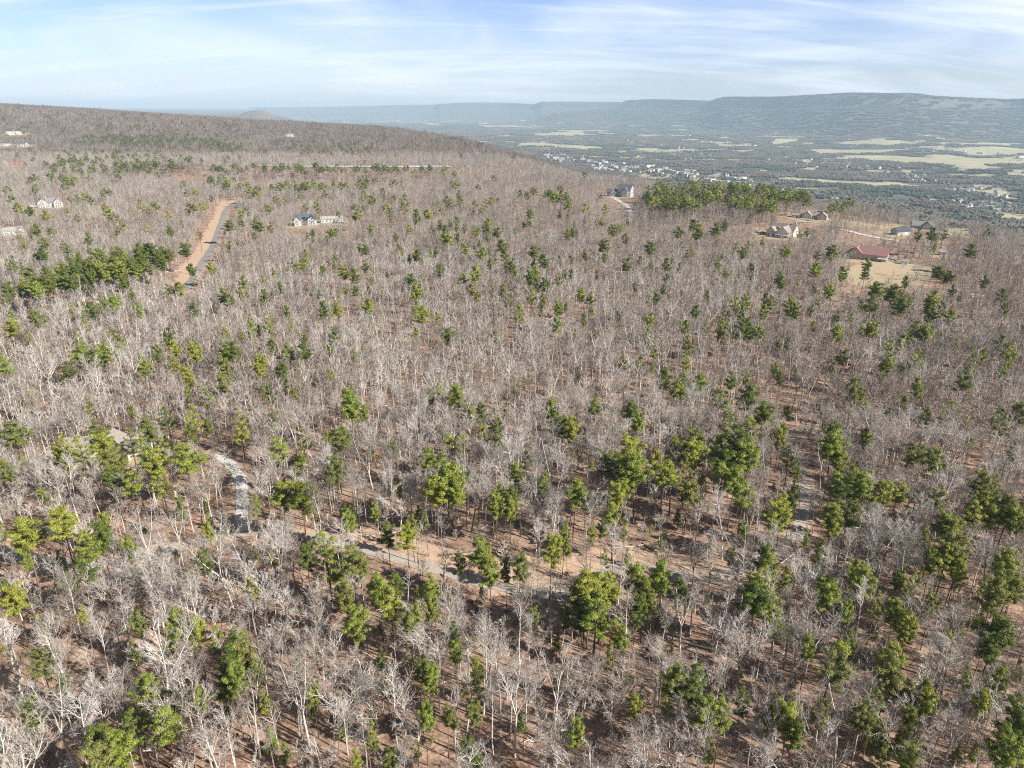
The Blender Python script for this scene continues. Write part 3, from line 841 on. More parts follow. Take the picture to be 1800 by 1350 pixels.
pine_belt([(1125, 340), (1160, 318), (1220, 312), (1300, 330), (1400, 348), (1350, 372), (1290, 362), (1210, 366), (1150, 362)], 270, 12, 20)
pine_belt([(1240, 316), (1420, 340), (1500, 352), (1480, 370), (1400, 362)], 150, 8, 14)
pine_belt([(960, 340), (1010, 345), (1000, 360), (960, 352)], 12, 12, 18)
pine_belt([(118, 240), (210, 236), (330, 240), (430, 250), (420, 268), (330, 262), (230, 254), (130, 250)], 230, 8, 13)
pine_belt([(430, 252), (560, 245), (680, 250), (720, 262), (600, 272), (450, 266)], 60, 5, 9)
pine_belt([(150, 215), (420, 215), (420, 245), (200, 238)], 60, 5, 8)
pine_belt([(0, 190), (300, 200), (600, 220), (800, 240), (860, 262), (600, 262), (200, 240), (0, 240)], 160, 4, 7)
pine_belt([(0, 250), (900, 300), (1100, 330), (1700, 430), (1800, 560), (1000, 420), (0, 420)], 170, 8, 17)
pine_belt([(0, 420), (1800, 560), (1800, 760), (1300, 600), (0, 600)], 60, 12, 24)
pine_belt([(0, 1050), (1800, 1050), (1800, 1345), (0, 1345)], 60, 14, 25)
pine_belt([(0, 600), (1800, 600), (1800, 1050), (0, 1050)], 190, 9, 19)
pine_belt([(0, 330), (900, 350), (1800, 560), (1800, 620), (0, 600)], 300, 6, 12)
pine_belt([(1600, 850), (1800, 800), (1800, 1345), (1350, 1345)], 30, 20, 34)
pine_belt([(780, 228), (860, 252), (840, 256), (770, 236)], 24, 5, 7)

# ------------------------------------------------------------------ houses
M_GLASS = simple('dark_window_glass', (0.03, 0.04, 0.05), 0.15)
M_TRIM = simple('white_trim', (0.80, 0.79, 0.76), 0.6)
WALLS = {'white': simple('white_siding', (0.56, 0.55, 0.525), 0.7, 0.5, 0.06), 'cream': simple('cream_siding', (0.66, 0.60, 0.48), 0.8, 0.5, 0.08), 'stone': simple('tan_stone_wall', (0.45, 0.40, 0.33), 0.9, 1.5, 0.3),
         'grey': simple('grey_siding', (0.48, 0.48, 0.47), 0.8, 0.5, 0.1), 'peach': simple('peach_stucco', (0.74, 0.56, 0.44), 0.8, 0.5, 0.1), 'brick': simple('red_brick', (0.36, 0.17, 0.12), 0.9, 2.0, 0.3)}
ROOFS = {'grey': simple('grey_shingles', (0.24, 0.24, 0.235), 0.9, 2.0, 0.3), 'dark': simple('dark_shingles', (0.085, 0.09, 0.10), 0.8, 2.0, 0.3), 'slate': simple('blue_slate_roof', (0.12, 0.13, 0.155), 0.6, 2.0, 0.2),
         'brown': simple('weathered_shingles', (0.33, 0.29, 0.24), 0.9, 2.0, 0.3), 'red': simple('rose_metal_roof', (0.36, 0.20, 0.18), 0.45, 1.0, 0.15), 'bright_red': simple('red_metal_roof', (0.34, 0.15, 0.12), 0.5, 1.0, 0.15), 'pale': simple('pale_shingles', (0.38, 0.365, 0.335), 0.9, 2.0, 0.2)}
def box(G, x0, x1, y0, y1, z0, z1, mi=0):
    v = [Vector(p) for p in ((x0, y0, z0), (x1, y0, z0), (x1, y1, z0), (x0, y1, z0), (x0, y0, z1), (x1, y0, z1), (x1, y1, z1), (x0, y1, z1))]
    s = len(G.V); G.V += v
    for f in ((0, 3, 2, 1), (4, 5, 6, 7), (0, 1, 5, 4), (1, 2, 6, 5), (2, 3, 7, 6), (3, 0, 4, 7)):
        G.F.append(tuple(s + k for k in f)); G.M.append(mi)
def gable(W, Rf, cx, cy, w, d, h, rh, axis, ov=0.6):
    """walls into W, roof slabs into Rf. axis 'x': ridge along x"""
    def P(a, b, z):
        return Vector((cx + (a if axis == 'x' else b), cy + (b if axis == 'x' else a), z))
    L, D = (w / 2, d / 2) if axis == 'x' else (d / 2, w / 2)
    fl = axis != 'x'
    def face(G, ps):
        s = len(G.V); G.V += ps; idx = list(range(s, s + len(ps)))
        G.F.append(tuple(reversed(idx) if fl else idx)); G.M.append(0)
    z0 = -1.2
    face(W, [P(-L, -D, z0), P(L, -D, z0), P(L, -D, h), P(-L, -D, h)])
    face(W, [P(L, D, z0), P(-L, D, z0), P(-L, D, h), P(L, D, h)])
    face(W, [P(L, -D, z0), P(L, D, z0), P(L, D, h), P(L, 0, h + rh), P(L, -D, h)])
    face(W, [P(-L, D, z0), P(-L, -D, z0), P(-L, -D, h), P(-L, 0, h + rh), P(-L, D, h)])
    sl_ = rh / D
    for sgn in (-1, 1):
        e, t = D + ov, 0.28
        zb = h - ov * sl_
        a = [P(-L - ov, sgn * e, zb + .04), P(L + ov, sgn * e, zb + .04), P(L + ov, 0, h + rh + .04), P(-L - ov, 0, h + rh + .04)]
        b_ = [q + Vector((0, 0, t)) for q in a]
        s = len(Rf.V); Rf.V += a + b_
        for f in ((0, 1, 2, 3), (7, 6, 5, 4), (0, 4, 5, 1), (1, 5, 6, 2), (2, 6, 7, 3), (3, 7, 4, 0)):
            Rf.F.append(tuple(s + k for k in f)); Rf.M.append(0)
def house(px, py, rot, blocks, wall, roof, label, chimney=None, windows=True, garage=None, deck=None, wall_label=None, dormers=(), cat='house', name='house', clear=1.0):
    x, y = gp(px, py)
    z = float(height(x, y)) + 0.15
    az = math.atan2(x, y)
    root = empty(name, (x, y, z), -az + R(rot))
    tag(root, label, cat)
    W, Rf = Geo(), Geo()
    for b_ in blocks:
        gable(W, Rf, *b_)
    for (dx, dy, dz, dw) in dormers:
        gable(W, Rf, dx, dy, dw, dw * 1.5, dz, dw * 0.45, 'y', 0.25)
    wo = link('wall', W.mesh('wall', [WALLS[wall]]), root)
    ro = link('roof', Rf.mesh('roof', [ROOFS[roof]]), root)
    if chimney:
        G = Geo(); cx_, cy_2, ch = chimney
        box(G, cx_ - .7, cx_ + .7, cy_2 - .55, cy_2 + .55, 1, ch); box(G, cx_ - .85, cx_ + .85, cy_2 - .7, cy_2 + .7, ch, ch + .25)
        link('chimney', G.mesh('chimney', [WALLS['stone']]), ro)
    if windows:
        for bi, (bx, by, w, d, h, rh, ax) in enumerate(blocks):
            n = max(1, int(w / 3.6))
            for fl_ in range(2 if h > 4.6 else 1):
                zz = 1.5 + fl_ * 2.8
                for k in range(n):
                    wx = bx - w / 2 + (k + 0.5) * w / n
                    if bi == 0 and fl_ == 0 and k == n // 2:
                        G = Geo(); box(G, wx - .55, wx + .55, by - d / 2 - .08, by - d / 2 + .1, -0.1, 2.2)
                        link('door', G.mesh('door', [WALLS['brick']]), root); continue
                    if any(abs(wx - o[0]) < o[2] / 2 and o[1] - o[3] / 2 < by - d / 2 + .01 < o[1] + o[3] / 2 for o in blocks if o is not blocks[bi]):
                        continue
                    G = Geo(); box(G, wx - .62, wx + .62, by - d / 2 - .07, by - d / 2 + .1, zz - .75, zz + .75)
                    f = link('window', G.mesh('window', [M_TRIM]), root)
                    G = Geo(); box(G, wx - .5, wx + .5, by - d / 2 - .10, by - d / 2 - .071, zz - .63, zz + .63)
                    link('pane', G.mesh('pane', [M_GLASS]), f)
                for sx in (-1, 1):
                    G = Geo(); xx = bx + sx * w / 2
                    box(G, xx - .07, xx + .07, by - .6, by + .6, zz - .75, zz + .75)
                    f = link('window', G.mesh('window', [M_TRIM]), root)
                    G = Geo(); box(G, min(xx + sx * .071, xx + sx * .1), max(xx + sx * .071, xx + sx * .1), by - .48, by + .48, zz - .63, zz + .63)
                    link('pane', G.mesh('pane', [M_GLASS]), f)
            if ax == 'y' and rh > 2.0:
                G = Geo(); box(G, bx - .6, bx + .6, by - d / 2 - .07, by - d / 2 + .1, h + .2, h + 1.3)
                link('gable_vent', G.mesh('gable_vent', [M_TRIM]), root)
    if garage:
        for (gx, gy) in garage:
            G = Geo(); box(G, gx - 1.4, gx + 1.4, gy - .08, gy + .1, 0, 2.4)
            link('garage_door', G.mesh('garage_door', [M_TRIM]), root)
    if deck:
        G = Geo(); x0, x1, y0, y1, dz = deck
        box(G, x0, x1, y0, y1, dz - .2, dz)
        for k in range(int((x1 - x0) / 2.4) + 1):
            px_ = x0 + .15 + k * (x1 - x0 - .3) / max(1, int((x1 - x0) / 2.4))
            box(G, px_ - .12, px_ + .12, y0 + .03, y0 + .27, -1.5, dz + 1.0)
        box(G, x0, x1, y0 + .08, y0 + .2, dz + 1.0, dz + 1.12)
        link('deck', G.mesh('deck', [M_TRIM]), root)
    HOUSE_AT.append((x, y, z, max(b_[2] for b_ in blocks)))
    return root
H8, H9 = None, None
house(86, 364, 6, [(-6, 0, 11, 12, 5.8, 4.2, 'y'), (5, 0, 14, 11, 5.8, 4.2, 'x'), (9, -5, 9, 9, 5.8, 4.0, 'y'), (-15, 1, 9, 9, 3.4, 2.4, 'x')], 'white', 'grey', 'white two storey house with grey gables in the bare woods at far left', (-1, 2, 12), deck=(-19, -11, -8, -4, 2.6))
house(537, 394, -4, [(0, 0, 20, 11, 5.6, 4.0, 'x'), (-7, -6, 6, 8, 5.6, 3.2, 'y'), (7, -6, 8, 8, 5.6, 3.6, 'y')], 'white', 'slate', 'white house with bluish roof and two front gables beside the dark pines', (3, 2, 11))
house(583, 390, 8, [(0, 0, 22, 8, 3.4, 2.2, 'x')], 'white', 'pale', 'long low pale house just right of the white two gabled house')
house(18, 412, 10, [(0, 0, 20, 10, 3.6, 2.4, 'x'), (8, -4, 7, 7, 3.6, 2.2, 'y')], 'white', 'pale', 'pale low house nearly hidden by trees at the left frame edge')
house(26, 237, 0, [(0, 0, 42, 16, 6.5, 4.0, 'x'), (-12, -7, 12, 10, 6.5, 4.0, 'y'), (10, -7, 12, 10, 6.5, 4, 'y')], 'peach', 'pale', 'peach coloured mansion high on the wooded hill at far left', windows=True)
house(41, 257, 0, [(0, 0, 30, 14, 6, 4, 'x'), (9, -6, 10, 10, 6, 4, 'y')], 'white', 'slate', 'white house with slate roof below the peach mansion')
house(10, 256, 0, [(0, 0, 26, 10, 4, 2.5, 'x')], 'white', 'grey', 'small white house at the frame edge left of the slate roofed house')
house(28, 292, 5, [(0, 0, 22, 12, 3.2, 3.2, 'x')], 'brick', 'bright_red', 'red roofed house among trees at far left')
house(509, 240, 0, [(0, 0, 26, 12, 4.5, 3, 'x')], 'white', 'pale', 'tiny white house high on the wooded ridge')
house(1094, 345, -16, [(4, 0, 17, 14, 9.0, 6.0, 'x'), (6, -8, 8, 7, 7.5, 4.5, 'y'), (-11, -2, 16, 11, 5.0, 4.0, 'x'), (-10, -7, 7, 7, 5.0, 3.4, 'y')], 'grey', 'slate', 'tall grey house with dark blue roof and white gables near the plateau rim', (6, 3, 17.5), garage=[(-16, -7.6)])
house(1157, 322, 20, [(0, 0, 15, 11, 5.5, 5.5, 'y')], 'cream', 'pale', 'cream gabled house half hidden by trees, left of its brown roofed neighbour')
house(1186, 324, -8, [(0, 0, 28, 12, 5.0, 4.5, 'x'), (-8, -6, 9, 8, 5, 4.4, 'y')], 'cream', 'brown', 'brown roofed house half hidden behind the dense pine belt')
house(1268, 352, 15, [(0, 0, 16, 11, 4.0, 4.0, 'x')], 'brick', 'bright_red', 'red roofed house deep in the dense pines')
house(1467, 352, 12, [(0, 0, 22, 13, 5.0, 5.0, 'x'), (-4, -5, 9, 10, 5, 4.6, 'y')], 'stone', 'pale', 'pale roofed house among trees at the plateau rim', (3, 2, 12))
house(1440, 343, 5, [(0, 0, 14, 10, 4, 3, 'x')], 'cream', 'pale', 'small pale roof left of the rim house')
house(1432, 384, -6, [(0, 0, 24, 11, 3.8, 4.2, 'x'), (-7, -6, 9, 8, 3.8, 3.8, 'y'), (8, -6, 9, 8, 3.8, 3.8, 'y'), (-17, -3, 10, 8, 2.8, 1.2, 'x')], 'stone', 'brown', 'craftsman house with twin front gables and brown roof above a lawn', None, garage=[(-19, -7.2), (-15, -7.2)])
house(1376, 414, -22, [(0, 2, 22, 12, 5.0, 5.4, 'x'), (4, -6, 12, 12, 4.2, 5.0, 'y'), (-8, -4, 8, 9, 4.2, 3.6, 'y')], 'cream', 'brown', 'large cream house with broad front gable, dormers and stone chimney', (9, 3, 12.5), dormers=((-8, -1, 6.6, 2.4), (-3.5, -1, 6.6, 2.4)), deck=(-1, 10, -15, -12.1, 2.6))
house(1594, 396, 10, [(0, 0, 18, 9, 4.2, 3.6, 'x')], 'grey', 'grey', 'grey gabled house behind the white driveway at right', None)
house(1621, 402, 8, [(0, 0, 20, 12, 3.6, 3.6, 'x'), (3, -5, 8, 8, 3.6, 3.6, 'y')], 'grey', 'grey', 'wide grey roofed house immediately right of the grey gabled house')
house(1583, 412, 48, [(0, 0, 16, 8, 3.4, 3.0, 'x')], 'grey', 'dark', 'dark roofed barn set diagonally below the grey gabled house', None, windows=False, cat='barn', name='barn', garage=[(2, -4.1)])
house(1524, 455, -6, [(4, 0, 20, 12, 4.4, 4.6, 'x'), (-8, -1, 10, 11, 4.4, 4.4, 'y'), (-16, 5, 9, 8, 3.2, 2.8, 'x')], 'stone', 'red', 'rose metal roofed house on the edge of the tan clearing', deck=(8, 15, -9.5, -6.1, 2.4))
house(1590, 464, -5, [(0, 0, 4.2, 3.4, 2.2, 1.2, 'x')], 'grey', 'pale', 'small pale garden shed on the tan clearing', None, windows=False, cat='shed', name='shed', clear=0.4)
house(1655, 448, 5, [(0, 0, 5, 4, 2.4, 1.2, 'x')], 'white', 'pale', 'tiny white shed alone in the bare woods at right', None, windows=False, cat='shed', name='shed', clear=0.4)
house(198, 806, -24, [(0, 0, 13, 9, 4.6, 4.0, 'y'), (-9, 3, 11, 8, 3.8, 3.2, 'x'), (8, 4, 8, 7, 3.6, 2.8, 'x')], 'cream', 'brown', 'cream gabled house hidden among green pines at the driveway end', None)
house(128, 818, -18, [(0, 0, 12, 8, 3.4, 2.6, 'x')], 'stone', 'brown', 'low tan outbuilding under the pines left of the hidden cream house', None, windows=False, cat='outbuilding', name='outbuilding', garage=[(-2, -4.1), (2, -4.1)])

# vehicles
CARP = {c: simple(c + '_car_paint', v, 0.3) for c, v in {'dark': (0.03, 0.035, 0.05), 'white': (0.75, 0.75, 0.74), 'teal': (0.06, 0.26, 0.30), 'silver': (0.4, 0.42, 0.44)}.items()}
M_TYRE = simple('black_rubber', (0.02, 0.02, 0.02), 0.9)
def vehicle(px, py, rot, paint, label, L=4.7, cat='car', name='parked_car'):
    x, y = gp(px, py)
    root = empty(name, (x, y, float(height(x, y)) + 0.1), R(rot)); tag(root, label, cat)
    def loft(secs, nm, m, par):
        G = Geo()
        for (xx, hw, z0, z1, tw) in secs:
            G.V += [Vector((xx, -hw, z0)), Vector((xx, hw, z0)), Vector((xx, tw, z1)), Vector((xx, -tw, z1))]
        for i in range(len(secs) - 1):
            for k in range(4):
                a = i * 4 + k; b_ = i * 4 + (k + 1) % 4
                G.F.append((a, b_, b_ + 4, a + 4)); G.M.append(0)
        G.F.append((3, 2, 1, 0)); n = len(secs) * 4; G.F.append((n - 4, n - 3, n - 2, n - 1)); G.M += [0, 0]
        return link(nm, G.mesh(nm, [m]), par)
    h = L / 2
    body = loft([(-h, .78, .4, .85, .74), (-h + .2, .88, .3, .95, .82), (-.8, .9, .28, .98, .84), (.9, .9, .28, .95, .84), (h - .3, .86, .3, .82, .78), (h, .74, .4, .68, .7)], 'body', CARP[paint], root)
    loft([(-h + .35, .8, .94, .97, .78), (-h + .95, .8, .94, 1.42, .62), (.35, .8, .94, 1.45, .62), (1.05, .8, .94, .96, .78)], 'cabin_glass', M_GLASS, root)
    loft([(-h + 1.0, .6, 1.42, 1.46, .58), (.3, .6, 1.45, 1.49, .58)], 'roof', CARP[paint], root)
    for sx in (-1, 1):
        for sy in (-1, 1):
            G = Geo()
            G.prism(Vector((sx * h * .6, sy * .92, .33)), Vector((sx * h * .6, sy * .68, .33)), .33, .33, 12)
            s = len(G.V); G.F.append(tuple(range(0, 12)) if sy < 0 else tuple(range(11, -1, -1))); G.M.append(0)
            link('wheel', G.mesh('wheel', [M_TYRE]), root)
    for sy in (-1, 1):
        G = Geo(); box(G, h - .06, h + .015, sy * .55 - .14, sy * .55 + .14, .55, .68)
        link('headlight', G.mesh('headlight', [M_TRIM]), root)
vehicle(1341, 410, 15, 'dark', 'dark blue car parked left of the large cream house')
vehicle(1333, 408, 20, 'silver', 'silver car parked farthest left of the large cream house')
vehicle(1552, 452, -30, 'white', 'white car nearest to the rose metal roofed house')
vehicle(1558, 455, -25, 'teal', 'teal car in the row right of the rose metal roof')
vehicle(1564, 457, -25, 'silver', 'silver car between the teal car and the white van')
vehicle(1570, 459, -20, 'white', 'white vehicle at the clearing end of the car row', 5.4)
# radio mast far away
x, y = -0.345 * 5600, 5600 * 0.96
zb = float(height(x, y))
mast = empty('radio_mast', (x, y, zb)); tag(mast, 'thin lattice radio mast on the far wooded skyline', 'mast')
G = Geo()
zt = 119 - zb
for k in range(3):
    a0, a1 = 2.1 * k, 2.1 * k
    G.path([Vector((6 * math.cos(a0), 6 * math.sin(a0), 0)), Vector((1.2 * math.cos(a1), 1.2 * math.sin(a1), zt))], 0.5, 0.35, 4)
for j in range(16):
    for k in range(3):
        r0 = 6 - 4.8 * j / 16; r1 = 6 - 4.8 * (j + 1) / 16
        G.path([Vector((r0 * math.cos(2.1 * k), r0 * math.sin(2.1 * k), zt * j / 16)), Vector((r1 * math.cos(2.1 * k + 2.1), r1 * math.sin(2.1 * k + 2.1), zt * (j + 1) / 16))], 0.25, 0.25, 3)
link('lattice_tower', G.mesh('lattice_tower', [simple('galvanised_steel', (0.35, 0.35, 0.36), 0.5)]), mast)
G = Geo(); box(G, -.3, .3, -.3, .3, zt, zt + 9); link('antenna', G.mesh('antenna', [WALLS['white']]), mast)

build_ground()

# ------------------------------------------------------------------ placing the bare trees
# areas of the picture through which the photograph looks past the trees: (x0, y0, x1, y1, chance that a tree standing in the way is absent)
SIGHT = [(52, 336, 116, 366, .82), (508, 372, 560, 400, .85), (560, 378, 610, 394, .55), (0, 396, 36, 416, .15), (8, 226, 46, 240, .8), (28, 244, 58, 260, .9), (0, 248, 18, 259, .85), (14, 282, 40, 294, .85), (500, 233, 518, 242, .95),
         (1064, 308, 1114, 350, .82), (1150, 312, 1206, 326, .85), (1260, 340, 1278, 352, .35), (1430, 334, 1486, 354, .85), (1396, 364, 1458, 388, .95), (1346, 388, 1404, 418, .97), (1326, 398, 1348, 412, .95),
         (1580, 380, 1640, 406, .95), (1568, 396, 1596, 416, .95), (1496, 430, 1576, 462, .97), (1545, 446, 1600, 470, .96), (1480, 462, 1660, 505, .8), (1530, 396, 1582, 406, .85), (1480, 400, 1545, 420, .85), (1368, 368, 1392, 381, .9), (1655, 402, 1702, 420, .8),
         (305, 306, 362, 313, .8), (420, 310, 770, 320, .6), (186, 774, 212, 802, .85), (1648, 443, 1662, 450, .9),
         (412, 880, 440, 925, .8), (385, 805, 418, 828, .1), (500, 938, 640, 962, .5), (220, 955, 420, 975, .4), (0, 950, 40, 985, .7), (640, 950, 860, 1025, .55), (860, 1000, 1120, 1040, .5), (1395, 830, 1440, 925, .7), (1120, 985, 1240, 1018, .5), (1370, 765, 1405, 830, .4), (1070, 345, 1105, 372, .6)]
CUTSTRIP = [(300, 512), (322, 468), (350, 432), (368, 395), (384, 352), (415, 348), (412, 372), (396, 402), (384, 440), (364, 478), (335, 512)]
def blocked(x, y, z, H, rr, crown=0.55):
    """true where a tree would hide something the photograph shows"""
    drop = np.zeros(len(x), bool)
    px0, py0 = proj(x, y, z)
    px1, py1 = proj(x, y, z + H)
    wpx = 2.0 / np.maximum(np.hypot(x, y), 1) * FPX
    for (a, b_, c_, d, ch) in SIGHT:
        hit = (px1 > a - wpx) & (px1 < c_ + wpx) & (py1 < d) & (py0 > d - .25 * (d - b_))
        drop |= hit & (rr < ch)
    for f in (1.0, 0.75, 0.5, 0.25):
        qx = px0 + (px1 - px0) * f; qy = py0 + (py1 - py0) * f
        drop |= in_poly(qx, qy, CUTSTRIP) & (rr < .97)
    return drop
def on_clear(x, y, grow=1.0):
    m = np.zeros(len(x), bool)
    for nm, ln, w, mt in ROADS:
        lo, hi = ln.min(0) - 12, ln.max(0) + 12
        k = (x > lo[0]) & (x < hi[0]) & (y > lo[1]) & (y < hi[1])
        if k.any():
            d = line_dist(x[k], y[k], ln)
            lim = w * 0.5 + (1.6 if mt in ('gravel', 'concrete') else 2.5) + (9 if mt == 'asphalt' else 0) * 0.5
            mm = np.zeros(len(x), bool); mm[np.where(k)[0][d < lim * grow]] = True
            m |= mm
    for (hx, hy, hz, hw) in HOUSE_AT:
        m |= (x - hx) ** 2 + (y - hy) ** 2 < (hw * 0.58 + 2) ** 2
    for poly in LAWNS:
        m |= in_poly(x, y, poly) & (rng.random(len(x)) < 0.93)
    d = line_dist(x, y, _c + side * 9.0)
    m |= d < 6.5
    return m
HALF = R(41)
def jgrid(y0, y1, cell, x_extra=30):
    """jittered grid over the wedge seen by the camera and a margin round it"""
    xm = y1 * math.tan(HALF) + x_extra
    gx, gy = np.meshgrid(np.arange(-xm, xm, cell), np.arange(y0, y1, cell))
    gx = gx.ravel() + rng.uniform(-.48, .48, gx.size) * cell
    gy = gy.ravel() + rng.uniform(-.48, .48, gy.size) * cell
    k = np.abs(gx) < np.maximum(gy, 0) * math.tan(HALF) + x_extra
    return gx[k], gy[k]
X, Y = jgrid(52, 1250, 4.2)
X2, Y2 = jgrid(1250, 1720, 5.0)
X = np.concatenate([X, X2]); Y = np.concatenate([Y, Y2])
e = edge_dist(X, Y)
k = e < 420
X, Y, e = X[k], Y[k], e[k]
dens = 0.66 + 0.6 * (fbm(X, Y, 70, 3, 51) - 0.35) + 0.9 * (fbm(X, Y, 19, 2, 57) - 0.5)
dens *= np.where(np.hypot(X, Y) < 300, 1.0, 1.1)
for poly in BANKS[:3] + BANKS[4:]:
    dens[in_poly(X, Y, poly)] *= 0.22
k = rng.random(len(X)) < dens
X, Y = X[k], Y[k]
k = ~on_clear(X, Y); X, Y = X[k], Y[k]
PX = np.array([p['x'] for p in pines]); PY = np.array([p['y'] for p in pines])
near = np.zeros(len(X), bool)
for p in pines[:n_listed]:
    wr = p['w'] / FPX * math.hypot(p['x'], p['y'])
    near |= (X - p['x']) ** 2 + (Y - p['y']) ** 2 < (0.42 * wr + .6) ** 2
    # and the tree whose crown would stand right before this one
    vx0, vy0 = -p['x'], -p['y']; vl = math.hypot(vx0, vy0); vx0 /= vl; vy0 /= vl
    al = (X - p['x']) * vx0 + (Y - p['y']) * vy0; ac = -(X - p['x']) * vy0 + (Y - p['y']) * vx0
    near |= (al > 0) & (al < 7.5) & (np.abs(ac) < wr * .45) & (rng.random(len(X)) < .7)
X, Y = X[~near], Y[~near]
Z = height(X, Y)
# nothing tall close on the sunny side of the houses, so their fronts stay lit
for (hx, hy, hz, hw) in HOUSE_AT:
    tx, ty = X - hx, Y - hy
    al = tx * .89 - ty * .455; ac = tx * .455 + ty * .89
    k = (al > 0) & (al < hw * .5 + 24) & (np.abs(ac) < hw * .5 + 2) & (rng.random(len(X)) < .8)
    X, Y, Z = X[~k], Y[~k], Z[~k]
rr = rng.random(len(X))
# kind of tree: mostly poles and forked trunks
vid = rng.choice(14, len(X), p=[.12, .07, .09, .09, .05, .10, .05, .09, .03, .07, .08, .07, .06, .03])
Hs = np.array([h for _, h in BARE_FORMS])[vid]
scl = rng.uniform(0.60, 1.04, len(X))
scl *= np.where(Y > 330, 0.88, 1.0)
k = ~blocked(X, Y, Z, Hs * scl, rr)
# nothing tall between the near edge of the frame and the lens
X, Y, Z, vid, Hs, scl = [a[k] for a in (X, Y, Z, vid, Hs, scl)]
rz = rng.uniform(0, 6.283, len(X))

# trees of the foreground read one by one off the photograph: (x, y of the foot, height, form)
HERO = [(135, 1247, 23, 1), (43, 1233, 21, 3), (290, 1117, 20, 2), (470, 1222, 17, 2), (203, 1215, 19, 0), (905, 1330, 21, 2), (850, 1255, 23, 1), (1095, 1168, 20, 0), (973, 1310, 22, 2), (1005, 1130, 18, 7),
        (1212, 1120, 16, 2), (1075, 1035, 19, 0), (350, 1205, 18, 0), (600, 1290, 17, 8), (380, 1345, 22, 6), (1235, 1320, 18, 8), (1295, 1210, 18, 4), (1540, 1018, 20, 8), (1410, 1075, 16, 4), (1325, 1010, 15, 2), (1500, 1130, 17, 3), (1425, 1350, 18, 4), (1660, 1345, 15, 4), (700, 1320, 20, 0), (560, 1170, 16, 8)]
hx, hy, hv, hs_ = [], [], [], []
for (px, py, H, v) in HERO:
    a, b_ = gp(px, py)
    hx.append(a); hy.append(b_); hv.append(v); hs_.append(H / BARE_FORMS[v][1])
for a, b_ in zip(hx, hy):
    k = (X - a) ** 2 + (Y - b_) ** 2 > 2.4 ** 2
    X, Y, Z, vid, Hs, scl, rz = [q[k] for q in (X, Y, Z, vid, Hs, scl, rz)]
X = np.concatenate([hx, X]); Y = np.concatenate([hy, Y]); Z = height(X, Y)
vid = np.concatenate([hv, vid]).astype(int); scl = np.concatenate([hs_, scl]); Hs = np.array([h for _, h in BARE_FORMS])[vid]
rz = np.concatenate([rng.uniform(0, 6.28, len(hx)), rz])

# which show largest: by the size in the picture of what falls inside the frame
def shown(x, y, z, H):
    px0, py0 = proj(x, y, z); px1, py1 = proj(x, y, z + H)
    a = np.clip(np.minimum(py0, 1350) - np.maximum(py1, 0), 0, None)
    ins = (np.clip((px0 + px1) / 2, 0, 1800) == (px0 + px1) / 2)
    return a * ins, (px0 + px1) / 2, (py0 + py1) / 2
sh_, bpx, bpy_ = shown(X, Y, Z, Hs * scl)
order = np.argsort(-sh_)
solo = order[:300]
mass = order[300:]
ORD = ['first', 'second', 'third', 'fourth', 'fifth', 'sixth', 'seventh', 'eighth', 'ninth', 'tenth', 'eleventh', 'twelfth', 'thirteenth', 'fourteenth', 'fifteenth', 'sixteenth', 'seventeenth', 'eighteenth', 'nineteenth', 'twentieth',
       'twenty-first', 'twenty-second', 'twenty-third', 'twenty-fourth', 'twenty-fifth', 'twenty-sixth', 'twenty-seventh', 'twenty-eighth', 'twenty-ninth', 'thirtieth'] + ['thirty-' + q for q in ('first', 'second', 'third', 'fourth', 'fifth', 'sixth', 'seventh', 'eighth', 'ninth')] + ['fortieth'] + ['forty-' + q for q in ('first', 'second', 'third', 'fourth', 'fifth', 'sixth', 'seventh', 'eighth', 'ninth')] + ['fiftieth'] + ['fifty-' + q for q in ('first', 'second', 'third', 'fourth', 'fifth', 'sixth', 'seventh', 'eighth', 'ninth')]
def copy_thing(tm, names, loc, rz_, sc, mats=None):
    root = empty(names[0], loc, rz_, sc)
    for me, nm in zip(tm, names[1:]):
        o = bpy.data.objects.new(nm, me); o.parent = root; col.objects.link(o)
    return root
rows = sorted(solo.tolist(), key=lambda i: -bpy_[i])
nrow = 12
per = len(rows) // nrow
LOOK = {'pole': ['slender leafless tree', 'straight pale leafless tree', 'narrow grey leafless tree'], 'forked': ['forked leafless tree', 'leafless tree with forked trunk'], 'spreading': ['wide spreading leafless tree', 'broad crooked leafless tree']}
for ri in range(nrow):
    seg = sorted(rows[ri * per:(ri + 1) * per], key=lambda i: bpx[i])
    where = 'in the bottom row' if ri == 0 else 'in the %s row up' % ORD[ri]
    for ci, i in enumerate(seg):
        f = BARE_FORMS[vid[i]][0]
        root = copy_thing(bare_tm[vid[i]], ('bare_tree', 'trunk', 'crown'), (X[i], Y[i], Z[i]), rz[i], (scl[i] * .95, scl[i] * .95, scl[i]))
        hh = Hs[i] * scl[i]
        look = LOOK[f][ci % len(LOOK[f])]
        size = 'tall ' if hh > 19.5 else ('short ' if hh < 13 else '')
        tag(root, '%s%s, %s from left %s' % (size, look, ORD[ci], where), 'tree', 'leafless trees of the foreground woods')

# ------------------------------------------------------------------ the massed bare trees, three levels of twig detail by distance
lod_src = []
for i, (t, c_) in enumerate(bare_near):
    lod_src.append(object_from('bare_tree_near', t, c_, M_BARK, M_TWIG))
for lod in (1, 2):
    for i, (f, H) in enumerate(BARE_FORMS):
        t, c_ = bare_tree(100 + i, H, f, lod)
        lod_src.append(object_from('bare_tree_mid', t, c_, M_BARK if lod == 1 else M_SHADEDTWIG, M_SHADEDTWIG))
D = np.hypot(X, Y)
lod = np.where(D < 250, 0, np.where(D < 520, 1, 2))
